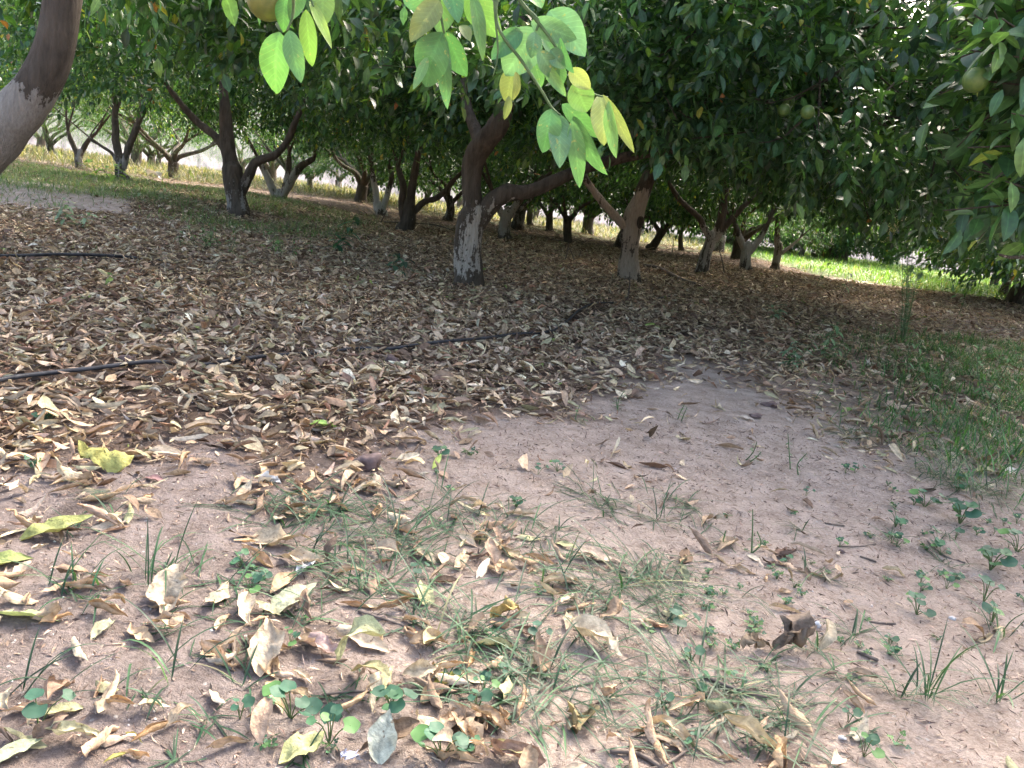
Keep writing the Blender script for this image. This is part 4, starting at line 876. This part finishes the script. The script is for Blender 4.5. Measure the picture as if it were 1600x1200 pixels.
def tree(base_px, wpx, bark, label, cnt, limbs=None, fork_px=None, R=2.3, zb=.95, zt=3.9, L=.076, curve=MIDC, n_auto=4, lean=(0, 0), fork_h=.55, group="citrus trees of the orchard", crown_kw=None, base=None, table=GREENS, trunk_pts=None):
    """limbs: list of (pixel polyline, depth offsets, radii as share of the trunk radius)"""
    b0 = np.array(base, float) if base is not None else gnd(*base_px); zd = proj(b0[None])[2][0]
    r = .5 * wpx * zd / F; seed = int(abs(b0[0] * 37 + b0[1] * 91)) % 997
    t = thing("citrus_tree", label, "tree", tuple(float(v) for v in b0), group)
    ts = []
    if trunk_pts is None:
        if fork_px is not None: fork = at(fork_px[0], fork_px[1], b0[1])
        else: fork = b0 + np.array([lean[0], lean[1], fork_h])
        m1 = b0 * .5 + fork * .5 + [random.gauss(0, .25) * r, random.gauss(0, .25) * r, 0]
        tp = [b0 - [0, 0, .08], b0 + [0, 0, .03], b0 + (m1 - b0) * .35, m1, fork, fork + [0, 0, r * 1.2]]; tr = [r * 1.32, r * 1.2, r * 1.02, r * .95, r * .88, r * .35]
    else:
        tp = [b0 - [0, 0, .08], b0 + [0, 0, .03]] + [at(x, y, b0[1]) for x, y in trunk_pts[0]]; tr = [r * 1.3, r * 1.18] + [r * q for q in trunk_pts[1]]; fork = tp[-1]; tp.append(fork + (fork - tp[-2]) * .8); tr[-1] *= .9; tr.append(r * .35)
    ts.append(tube(tp, tr, 24, .20, seed, 7, .08))
    if limbs:
        for pl, dy, rs in limbs:
            pts = [at(x, y, b0[1] + d) for (x, y), d in zip(pl, dy)]; ts.append(tube(pts, [r * q for q in rs], 14, .18, seed + len(pl), 6))
    if limbs:
        for q_, (pl, dy, rs) in enumerate(limbs):
            e_ = at(pl[-1][0], pl[-1][1], b0[1] + dy[-1]); e2 = at(pl[-2][0], pl[-2][1], b0[1] + dy[-2]); d_ = nrm((e_ - e2)[None])[0] + [0, 0, .4]
            for z_ in range(2):
                d2 = d_ + np.array([random.gauss(0, .5), random.gauss(0, .5), random.uniform(0, .3)])
                ts.append(tube([e2, e_, e_ + d2 * .3, e_ + d2 * .75 + [random.gauss(0, .08), 0, 0]], [r * rs[-1] * .7, r * rs[-1] * .75, r * rs[-1] * .5, r * rs[-1] * .15], 8, .1, seed))
    else:
        ts += auto_limbs(b0, fork + [0, 0, -.02], n_auto, R, zt, r, seed)
    kw = dict(crown_kw or {})
    ob, P, D = crown(t, b0, R, zb, zt, cnt, L=L, curve=curve, seed=seed, table=table, **kw)
    # twigs that carry the shoots
    m_ = min(len(P), 260 if b0[1] < 9 else 60)
    if m_:
        idx = RNG.choice(len(P), m_, replace=False); tw_ = []
        for i_ in idx:
            e_ = P[i_]; s0 = e_ - D[i_] * random.uniform(.25, .7) + np.array([0, 0, random.uniform(-.02, .22)])
            tw_.append(tube([s0, (s0 + e_) / 2 + np.array([random.gauss(0, .03), random.gauss(0, .03), .02]), e_ + D[i_] * .22], [.0065, .0045, .0022], 5, sub=2))
        tubes_obj("twig_sprays", tw_, B_DARK, t)
    tubes_obj("trunk", ts, bark, t)
    return t, b0

T = {}
# main trunk
T['main'] = tree((731, 447), 42, B_PATCH, "nearest tree in the middle, flaking whitewash on a stout trunk", 6200,
    trunk_pts=([(731, 400), (735, 365), (739, 335)], [1.0, 1.0, 1.08]), R=2.35, zb=.85, curve=NEARC, n_auto=3,
    limbs=[([(742, 350), (738, 300), (738, 258), (752, 228), (775, 200), (788, 170), (800, 120), (815, 40)], [0, 0, 0, -.05, -.1, -.1, -.1, 0], [.80, .78, .76, .74, .70, .62, .55, .4]),
           ([(745, 352), (765, 322), (790, 303), (830, 298), (868, 282), (905, 266), (960, 250), (1020, 238), (1090, 228), (1180, 200)], [0, -.02, -.05, -.05, -.05, 0, .05, .1, .1, .2], [.66, .70, .66, .52, .44, .40, .38, .34, .28, .16]),
           ([(752, 228), (730, 170), (722, 110), (700, 20)], [-.05, .2, .4, .6], [.5, .4, .34, .2])])
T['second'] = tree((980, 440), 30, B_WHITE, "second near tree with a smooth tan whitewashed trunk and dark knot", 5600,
    trunk_pts=([(982, 400), (986, 360), (992, 330)], [1.0, 1.0, 1.02]), R=2.5, zb=.8, curve=NEARC, n_auto=3,
    limbs=[([(990, 350), (1000, 315), (1010, 285), (1022, 255), (1030, 200), (1040, 120)], [0, 0, 0, .05, .1, .2], [.85, .80, .72, .60, .50, .35]),
           ([(988, 372), (968, 345), (945, 320), (925, 295), (908, 268), (890, 230)], [0, -.05, -.1, -.1, -.1, -.1], [.42, .44, .40, .36, .32, .2]),
           ([(1015, 280), (1060, 240), (1120, 215), (1200, 180)], [0, -.4, -.8, -1.2], [.5, .4, .3, .15])])
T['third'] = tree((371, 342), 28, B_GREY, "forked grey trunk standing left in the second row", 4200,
    trunk_pts=([(370, 315), (366, 285), (362, 262)], [1.0, 1.0, 1.1]), R=2.2, zb=1.0,
    limbs=[([(362, 262), (356, 225), (352, 180), (348, 120)], [0, 0, 0, 0], [.85, .75, .6, .4]), ([(356, 240), (335, 212), (308, 190), (285, 165), (262, 135)], [0, 0, 0, -.1, -.2], [.5, .42, .38, .34, .22]),
           ([(375, 305), (390, 270), (402, 252), (428, 243), (448, 222), (462, 190), (480, 150)], [0, -.02, 0, 0, .1, .1, .2], [.55, .52, .46, .42, .38, .34, .22])])
T['fourth'] = tree((632, 360), 22, B_DARK, "dark twin stemmed tree left of the main trunk", 2500, fork_px=(640, 320), R=2.2, zb=.95,
    limbs=[([(634, 352), (628, 320), (630, 290), (622, 262)], [0, 0, 0, .1], [.62, .55, .5, .36]), ([(640, 335), (643, 300), (648, 270), (655, 230)], [0, 0, 0, 0], [.66, .62, .55, .4]), ([(640, 340), (662, 316), (685, 308), (706, 285), (722, 268)], [0, 0, 0, 0, 0], [.5, .44, .38, .34, .2])])
T['fifth'] = tree((788, 374), 19, B_HALF, "whitewashed forked trunk just right behind the main trunk", 2400, fork_px=(792, 335), R=2.2, zb=1.0,
    limbs=[([(790, 345), (778, 322), (770, 300)], [0, 0, 0], [.6, .5, .4]), ([(792, 345), (805, 322), (822, 300), (840, 285)], [0, 0, 0, 0], [.7, .62, .5, .36]), ([(798, 338), (815, 325), (835, 305)], [0, .1, .3], [.4, .3, .2])])
T['sixth'] = tree((1095, 430), 19, B_HALF, "leaning whitewashed trunk with spreading limbs right of the second tree", 2600, fork_px=(1112, 372), R=2.3, zb=.8,
    limbs=[([(1112, 378), (1100, 355), (1092, 340), (1065, 315), (1048, 290), (1040, 262)], [0, 0, 0, 0, 0, 0], [.5, .5, .46, .4, .36, .25]), ([(1110, 380), (1125, 352), (1132, 310), (1136, 260)], [0, 0, 0, 0], [.75, .68, .6, .45]), ([(1116, 375), (1145, 340), (1170, 315), (1205, 290)], [0, 0, 0, .1], [.6, .5, .4, .2])])
T['seventh'] = tree((1163, 422), 18, B_HALF, "short pale trunk forking behind the leaning one", 2300, fork_px=(1168, 388), R=2.2, zb=.75,
    limbs=[([(1165, 395), (1156, 372), (1148, 350)], [0, 0, 0], [.6, .55, .4]), ([(1170, 395), (1190, 368), (1205, 335), (1222, 300)], [0, 0, 0, 0], [.6, .5, .42, .3])])
T['eighth'] = tree((1211, 420), 12, B_HALF, "thin pale trunk next to the sunlit clearing", 2100, fork_px=(1218, 385), R=2.1, zb=.75,
    limbs=[([(1215, 395), (1214, 365), (1216, 335)], [0, 0, 0], [.8, .7, .5]), ([(1217, 398), (1235, 385), (1250, 372)], [0, 0, 0], [.5, .4, .25])])
T['ninth'] = tree((195, 295), 17, B_GREY, "three limbed grey trunk in the left background", 2200, fork_px=(190, 255), R=2.1, zb=1.05, table=GREENS + [(3, (.13, .21, .03))],
    limbs=[([(190, 258), (182, 225), (179, 185)], [0, 0, 0], [.75, .68, .6]), ([(192, 262), (203, 225), (215, 195)], [0, 0, 0], [.7, .62, .58]), ([(188, 262), (175, 240), (158, 228), (140, 215)], [0, 0, 0, 0], [.35, .3, .26, .18])])
T['tenth'] = tree((126, 272), 12, B_GREY, "weathered trunk in the tall grass at far left", 1900, fork_px=(122, 240), R=2.0, zb=1.0, table=GREENS + [(3, (.13, .21, .03))],
    limbs=[([(122, 245), (112, 222), (106, 205)], [0, 0, 0], [.7, .6, .45]), ([(124, 245), (136, 222), (150, 208)], [0, 0, 0], [.7, .6, .4])])
T['el'] = tree((78, 253), 11, B_GREY, "small straight trunk furthest left before the pale wall", 1500, fork_px=(77, 225), R=1.7, zb=1.1, n_auto=4)
T['tw'] = tree((434, 317), 16, B_HALF, "splayed low forking tree with white stems behind the third trunk", 2000, fork_px=(436, 305), R=2.0, zb=1.0,
    limbs=[([(432, 310), (422, 285), (410, 262), (402, 245)], [0, 0, 0, 0], [.8, .7, .6, .4]), ([(440, 308), (455, 282), (468, 262), (490, 248)], [0, 0, 0, 0], [.9, .8, .7, .5]), ([(442, 308), (450, 270), (452, 240)], [0, .1, .1], [.7, .6, .4])])
T['th'] = tree((597, 337), 15, B_BRIGHT, "bright whitewashed V shaped trunk left of the dark twin stems", 2000, fork_px=(592, 322), R=2.1, zb=.95,
    limbs=[([(590, 328), (587, 300), (583, 275)], [0, 0, 0], [.75, .68, .55]), ([(598, 328), (606, 300), (612, 275), (608, 255)], [0, 0, 0, 0], [.65, .58, .5, .4])])
# trees in the further rows, seen as small trunks
far = [((570, 320), 13, B_GREY, "small trunk with a long thin side limb behind the V shaped one"), ((484, 304), 10, B_GREY, "small trunk in front of the bright wall gap at left"), ((700, 347), 13, B_GREY, "thin trunk half hidden by the main trunk"),
       ((887, 379), 13, B_DARK, "slim dark trunk seen between the two nearest trees"), ((857, 363), 12, B_DARK, "dark leaning trunk just left of the slim dark one"), ((965, 386), 13, B_GREY, "pale trunk half hidden by the second trunk"),
       ((1018, 390), 14, B_DARK, "dark forked trunk just right of the second trunk"), ((1064, 391), 8, B_DARK, "thin dark trunk left of the leaning whitewashed one"), ((244, 270), 8, B_GREY, "tiny pale trunk between the left trees"),
       ((1590, 478), 30, B_DARK, "dark trunk at the right edge"), ((1566, 466), 14, B_HALF, "pale leaning trunk beside the right edge one"), ((663, 330), 9, B_DARK, "small far trunk left of the main trunk"), ((828, 355), 9, B_DARK, "far trunk right of the whitewashed fork"),
       ((1250, 405), 8, B_DARK, "small dark trunk behind the clearing grass"), ((1545, 452), 10, B_DARK, "thin trunk in deep shade at right"), ((30, 232), 8, B_GREY, "far trunk behind the near left limb")]
for k, (bp, wd, bk, lb) in enumerate(far):
    near = bp[0] > 1540
    tree(bp, wd, bk, lb, 1500 if not near else 2300, R=2.0 if not near else 1.9, zb=.42 if bp[0] > 540 else .8, zt=3.7, L=.11, curve=MIDC, n_auto=4, fork_h=.42, lean=(random.gauss(0, .08), 0), crown_kw=dict(k=9, seg=2))
# the big leafy trees closing off the right side
tree(None, 40, B_DARK, "low skirted tree behind the clearing at right", 5200, base=(9.0, 19.5, 0) if False else (10.6, 27.5, 0), R=3.0, zb=.35, zt=5.2, L=.13, curve=None, crown_kw=dict(k=11, seg=2, lift=.3))
tree(None, 40, B_DARK, "low skirted tree left of the other behind the clearing", 4200, base=(7.6, 30.5, 0), R=2.8, zb=.35, zt=5.0, L=.13, curve=None, crown_kw=dict(k=11, seg=2, lift=.3))
tree(None, 44, B_DARK, "dense dark tree hanging low over the right of the clearing", 4200, base=(8.0, 10.8, 0), R=3.1, zb=.45, zt=4.6, L=.10, curve=MIDC, crown_kw=dict(k=12, seg=2, lift=.3))
tree(None, 44, B_DARK, "dense tree in the shade behind the right edge leaves", 3600, base=(9.6, 13.8, 0), R=2.4, zb=.45, zt=4.6, L=.11, curve=MIDC, crown_kw=dict(k=11, seg=2, lift=.3))

# far rows: a few crown shapes copied round
protos = []
for k in range(4):
    t, b0 = tree(None, 1, B_DARK if k % 2 else B_GREY, "distant citrus tree in the dim back rows", 1900, base=(-14 + 9.5 * k, 21.0, 0), R=2.35, zb=.28, zt=3.9, L=.14, curve=None, n_auto=4, fork_h=.45, group="distant citrus trees of the back rows", crown_kw=dict(k=8, seg=1))
    protos.append(t)
# rebuild their trunks with a real thickness
for t in protos:
    for ch in list(t.children):
        if ch.name.startswith("trunk"):
            me_old = ch.data; bpy.data.objects.remove(ch)
            b0 = np.array(t.location); f = b0 + [random.gauss(0, .05), 0, .45]
            ts = [tube([b0 - [0, 0, .1], b0 + [0, 0, .03], b0 * .5 + f * .5, f], [.19, .17, .14, .14], 10, .12, 5)] + auto_limbs(b0, f, 5, 2.2, 3.9, .14, int(b0[0] * 7 + 200))
            tubes_obj("trunk", ts, me_old.materials[0], t)
        elif ch.name.startswith("twig"): bpy.data.objects.remove(ch)
def copy_tree(src, loc, rz, sc):
    r = src.copy(); C.objects.link(r); r.location = loc; r.rotation_euler = (0, 0, rz); r.scale = (sc, sc, sc)
    for ch in src.children:
        c = ch.copy(); C.objects.link(c); c.parent = r
    return r
spots = []
for row in range(5):
    for col_ in range(-7, 10):
        x = col_ * 4.3 + random.gauss(0, .35) + (row % 2) * 1.4; y = 17.5 + row * 4.1 + random.gauss(0, .3) - .06 * x
        if 5.0 < x < 15 and y < 29.5: continue
        if x > 5.0 and y < 17: continue
        if any(abs(x - (-14 + 9.5 * k)) < 2.2 and abs(y - 21) < 2.2 for k in range(4)): continue
        if abs(x) > y * .95 + 2: continue
        if y > 33.8 and x < 30: continue
        spots.append((x, y))
for i_, (x, y) in enumerate(spots):
    copy_tree(protos[i_ % 4], (x, y, float(G(x, y))), random.uniform(0, 6.28), random.uniform(.85, 1.12))
for (x, y) in [(14, 31), (18, 28), (22, 25), (18, 22), (16.5, 18.5), (13.5, 34), (20, 33), (25, 30)]:
    copy_tree(protos[random.randint(0, 3)], (x, y, 0), random.uniform(0, 6.28), random.uniform(1.05, 1.3))
print("far trees", len(spots))

# ------------------------------------------------------------------ near left tree with its limb and overhanging branch
bl = np.array([at(-75, 445, 3.3)[0], 3.3, 0.0]); bl[2] = G(bl[0], bl[1])
tn = thing("citrus_tree", "closest tree at the left edge, thick curved limb whitewashed below", "tree", tuple(bl), "citrus trees of the orchard")
Yn = 3.3
ts = [tube([bl - [0, 0, .08], bl + [0, 0, .04], at(-95, 380, Yn), at(-85, 310, Yn)], [.19, .17, .15, .16], 22, .12, 3, 6),
      tube([at(-95, 330, Yn), at(-50, 262, Yn), at(0, 208, Yn), at(42, 158, Yn), at(72, 110, Yn), at(88, 60, Yn), at(97, 10, Yn), at(105, -60, Yn), at(125, -200, Yn - .1), at(200, -380, Yn - .3)], [.115, .108, .100, .088, .077, .070, .067, .064, .058, .04], 24, .10, 8, 8),
      tube([at(-90, 330, Yn), at(-150, 230, Yn + .2), at(-200, 80, Yn + .4), at(-220, -150, Yn + .6)], [.12, .11, .09, .05], 16, .1, 5, 6)]
ts += [tube([at(105, -60, Yn), at(220, -180, Yn - .5), at(420, -260, Yn - 1.1), at(640, -330, Yn - 1.6), at(760, -420, Yn - 2.0)], [.06, .05, .04, .03, .018], 10, .1, 5, 6)]
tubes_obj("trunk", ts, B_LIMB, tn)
def keep_left(px, py, z): return ~((py > -60) & (px > 300) & (z < 2.6)) & ~((px > 560) & (z < 3.0) & (py > -250)) & ~((np.abs(px - 75) < 60) & (z < 3.5) & (py > -60) & (py < 160)) & ~((px < 60) & (py > 40) & (z < 3.6))
crown(tn, bl, 2.3, 1.2, 3.9, 3400, curve=np.array([(-400, 200), (0, 165), (130, 120), (200, 110), (280, 110), (300, 60), (420, 50), (560, 40), (800, -30), (2000, -100)]), seed=4, keep=keep_left, lift=.5)
# near right tree
br = np.array([4.2, 3.3, 0.0]); br[2] = G(4.2, 3.3)
tr_ = thing("citrus_tree", "closest tree at the right edge, only its big glossy leaves in view", "tree", tuple(br), "citrus trees of the orchard")
fk = br + [0, 0, .55]
tubes_obj("trunk", [tube([br - [0, 0, .1], br + [0, 0, .03], br + [0, 0, .3], fk], [.22, .19, .16, .16], 18, .12, 9)] + auto_limbs(br, fk, 6, 2.2, 3.8, .16, 77) +
          [tube([fk, at(1760, 330, 3.0), at(1660, 390, 2.7), at(1590, 402, 2.5), at(1562, 398, 2.45)], [.03, .02, .010, .006, .004], 8)], B_HALF, tr_)
def keep_right(px, py, z): return ((px > 1560 + 40 * np.sin(py / 60.)) | (py < -120) | (z > 5)) & ((z > 1.7))
EXN = 320
ept = np.stack([RNG.uniform(1560, 1760, EXN), RNG.uniform(-80, 330, EXN), RNG.uniform(2.3, 3.3, EXN)], -1)
ok = ept[:, 0] > 1590 + 55 * vnoise(ept[:, 1] / 45, 3.0) - .12 * (330 - ept[:, 1])
ept = ept[ok]
EP = np.array([at(*e) for e in ept]); ED = nrm(np.tile([-.9, -.5, -.1], (len(EP), 1)) + RNG.normal(0, .5, (len(EP), 3)))
GR2 = [(4, (.045, .105, .04)), (3, (.07, .15, .05)), (2, (.11, .20, .06)), (.15, (.28, .31, .08)), (.04, (.35, .18, .07))]  # leaf greens lightened to paint in the pale veil of glare
V, Fq, Cc = shoot_leaves(EP, ED, RNG.uniform(.15, .3, len(EP)), 9, .092, .23, 5, GR2, .4)
mesh_obj("foliage", V, Fq, M_LEAF, tr_, col=Cc)
tubes_obj("twig_sprays", [tube([EP[i] - ED[i] * .25, EP[i], EP[i] + ED[i] * .25], [.005, .004, .002], 5, sub=2) for i in range(len(EP))], B_DARK, tr_)
crown(tr_, br, 2.7, .9, 3.9, 3300, curve=NEARC, seed=12, keep=keep_right, lift=.3)
# foliage that closes the view in the upper right (outer boughs of the second tree's neighbour)
bq = np.array([5.7, 7.0, 0.0]); bq[2] = G(5.7, 7.0)
tree(None, 44, B_DARK, "broad tree with hanging boughs and small green oranges right of the middle", 6800, base=tuple(bq), R=3.1, zb=.75, zt=4.1, L=.078, curve=NEARC, crown_kw=dict(lift=.3))
bq = np.array([1.9, 4.9, 0.0])
def keep_up(px, py, z): return (py < np.interp(px, [800, 960, 1040, 1120, 1240, 1330, 1500], [60, 90, 190, 235, 270, 330, 360])) | (z < .2)
FOLT = T['second'][0]
P = dome(1900, 1.7, .9, 2.9, .3, seed=31) + np.array([1.75, 5.0, 0]); D = nrm(P - [1.75, 5.2, 1.6] + RNG.normal(0, .35, P.shape) + [0, -.3, -.2])
px, py, z = proj(P); ok = keep_up(px, py, z) & (z > 3.0) & (py > -260); P, D = P[ok], D[ok]
V, Fq, Cc = shoot_leaves(P, D, RNG.uniform(.18, .34, len(P)), 13, .078, .23, 3, [(4, (.045, .10, .045)), (3, (.06, .135, .055)), (1, (.10, .19, .06))], .5)  # greens raised above the other crowns, glare put into the leaf colour
mesh_obj("bough_foliage", V, Fq, M_LEAF, FOLT, col=Cc)
idx = RNG.choice(len(P), min(300, len(P)), replace=False)
tubes_obj("twig_sprays", [tube([P[i] - D[i] * random.uniform(.2, .6) + [0, 0, random.uniform(0, .15)], P[i], P[i] + D[i] * .25], [.007, .005, .002], 5, sub=2) for i in idx], B_HALF, FOLT)

# dark knot where a bough was sawn off the second trunk
kc = at(1001, 347, T['second'][1][1] - .10); th = np.linspace(0, 2 * np.pi, 18, endpoint=False)
rings = [(0.050, 0.02, 1.0), (.046, -.012, 1.0), (.032, -.012, 1.0), (.024, .006, 1.0), (.010, .018, 1.0)]
V = np.array([(kc[0] + .72 * r_ * math.cos(a_) , kc[1] + d_, kc[2] + 1.25 * r_ * math.sin(a_) * (1 + .1 * math.sin(3 * a_))) for r_, d_, q_ in rings for a_ in th])
i_ = np.arange(len(rings) - 1)[:, None]; j_ = np.arange(18)[None]; a = i_ * 18 + j_; b2 = i_ * 18 + (j_ + 1) % 18
mesh_obj("knot", V, [np.stack([a, b2, b2 + 18, a + 18], -1).reshape(-1, 4), np.array([list(range(72, 90))])], B_DARK, T['second'][0])
# fruit
def fruit(parent, px, py, Y, r, m=M_FRUIT):
    c = at(px, py, Y); k = 20; th, ph = np.meshgrid(np.linspace(0, 2 * np.pi, k, endpoint=False), np.linspace(.04, math.pi - .04, 13))
    V = np.stack([np.sin(ph) * np.cos(th), np.sin(ph) * np.sin(th), np.cos(ph) * 1.03], -1).reshape(-1, 3) * r + c
    i_ = np.arange(12)[:, None]; j_ = np.arange(k)[None]; a = i_ * k + j_; b2 = i_ * k + (j_ + 1) % k
    mesh_obj("fruit", V, [np.stack([a, a + k, b2 + k, b2], -1).reshape(-1, 4), np.array([list(range(k))]), np.array([list(range(12 * k, 13 * k))[::-1]])], m, parent)
fruit(tn, 418, -2, 1.45, .036, M_GOLD)
for px, py, Y in [(1262, 175, 3.6), (1225, 172, 3.9), (1232, 158, 4.1)]: fruit(FOLT, px, py, Y, .030)
for px, py, Y in [(1524, 125, 2.35), (1545, 60, 2.6)]: fruit(tr_, px, py, Y, .034)

# hanging branch: every leaf by itself
Yb = 1.32
hb = tubes_obj("hanging_branch", [
    tube([at(760, -420, 1.3), at(700, -200, Yb), at(690, -60, Yb), at(686, 0, Yb), at(694, 52, Yb)], [.012, .006, .0035, .0028, .0018], 7),
    tube([at(760, -420, 1.3), at(790, -200, Yb), at(800, -60, Yb), at(812, 0, Yb), at(840, 30, Yb), (at(838, 48, Yb))], [.012, .006, .004, .003, .0025, .0018], 7),
    tube([at(790, -60, Yb), at(775, 10, Yb), at(782, 50, Yb), at(815, 95, Yb), at(845, 140, Yb), at(862, 168, Yb), at(876, 180, Yb)], [.0045, .003, .0026, .0026, .0022, .002, .0015], 7),
    tube([at(812, 0, Yb), at(860, 60, Yb), at(890, 110, Yb), at(925, 145, Yb), at(950, 152, Yb)], [.003, .0024, .002, .0018, .0012], 7),
    tube([at(775, -100, Yb), at(772, 0, Yb), at(778, 80, Yb), at(770, 120, Yb)], [.003, .002, .0016, .001], 6)], M_STEM, tn)
hb2 = tubes_obj("hanging_branch", [tube([at(420, -260, 2.2), at(440, -150, 1.7), at(455, -40, 1.4), at(458, 20, 1.4), at(448, 48, 1.4)], [.012, .007, .0035, .0025, .0015], 7),
    tube([at(455, -40, 1.4), at(480, -10, 1.4), at(490, 10, 1.4)], [.003, .002, .0015], 6)], M_STEM, tn)
G1 = (.08, .205, .065); G2 = (.11, .25, .075); G3 = (.15, .285, .075); G4 = (.30, .35, .10); G5 = (.125, .25, .11); G6 = (.19, .23, .065)
def one_leaf(par, bx, by, tx, ty, w_, col, Y, zt=0.0, roll=None):
    b_ = at(bx, by, Y); e_ = at(tx, ty, Y + zt); A = e_ - b_; L = np.linalg.norm(A)
    view = -(nrm(b_ - CP)); rl = random.gauss(0, .45) if roll is None else roll
    A = A / L; S = nrm(np.cross(view, A)); Nn = np.cross(A, S); Nn = Nn * math.cos(rl) + S * math.sin(rl)
    bd = random.uniform(.25, .8)
    V, Fq, Cc = leaves(b_[None], (A + .25 * bd * Nn)[None], Nn[None], [L * 1.05], [.54 * w_ * Y / F / max(.6, math.cos(rl))], [random.uniform(.35, .7)], [bd], 16, np.array([col], float) * random.uniform(.88, 1.12), None, 4, pointy=.95, twist=[random.gauss(0, .25)])
    q = (V - b_) / L * 3 + RNG.uniform(0, 90, 3); V = V + Nn * (L * .035 * 2 * vnoise(q[:, 0], q[:, 1], q[:, 2]))[:, None]
    Cc[:, :3] *= (1 + .25 * vnoise(q[:, 0] * 1.3, q[:, 1] * 1.3, q[:, 2] * 1.3))[:, None]
    along(mesh_obj("leaf", V, Fq, M_YOUNG, par, col=Cc), 16, 4)
LV = [(655, -20, 660, 25, 44, G2), (694, -25, 688, 50, 42, G3), (735, -25, 774, 62, 40, G3), (738, -10, 757, 88, 20, G3), (690, 50, 660, 133, 46, G1), (697, 50, 726, 120, 36, G1), (693, 60, 697, 165, 22, G2), (668, 90, 648, 135, 14, G3), (686, 0, 645, 60, 36, G6),
      (838, 45, 790, 116, 56, G5), (815, 45, 770, 90, 30, G1), (830, 34, 898, 60, 32, G5), (858, 16, 912, 80, 46, G5), (803, 104, 790, 160, 28, G6), (806, 112, 806, 160, 12, G4), (795, 150, 790, 187, 12, G6), (830, 85, 848, 136, 20, G2), (842, 78, 872, 126, 26, G5),
      (860, 78, 884, 104, 24, G5), (874, 60, 892, 112, 16, G1), (868, 98, 872, 140, 26, G2), (890, 108, 922, 138, 24, G4), (898, 128, 918, 178, 38, G3), (862, 170, 850, 237, 36, G1), (872, 178, 876, 256, 34, G5), (893, 188, 907, 291, 27, G2), (878, 163, 936, 212, 24, G2),
      (896, 182, 940, 273, 24, G2), (938, 148, 947, 222, 34, G4), (952, 158, 958, 243, 16, G3), (942, 148, 991, 236, 17, G6), (835, 50, 832, 90, 22, G5), (848, 55, 870, 90, 22, G5), (700, -30, 715, 30, 30, G1), (720, 40, 735, 60, 14, G6), (820, -20, 846, 8, 22, G3), (850, 95, 880, 150, 16, G3)]
for l in LV: one_leaf(hb, *l, Yb + random.uniform(-.05, .05), random.uniform(-.03, .03))
for l in [(437, 50, 425, 147, 42, (.13, .30, .07)), (452, 48, 467, 123, 27, (.13, .28, .07)), (478, 15, 487, 107, 25, (.18, .33, .07)), (485, 0, 516, 68, 15, (.3, .42, .08)), (446, -5, 441, 48, 24, (.1, .25, .06)), (503, -25, 505, 40, 32, (.14, .24, .06)), (470, -20, 455, 30, 24, (.1, .22, .06))]:
    one_leaf(hb2, *l, 1.4 + random.uniform(-.04, .04), random.uniform(-.03, .03))
print("objects", len(bpy.data.objects))
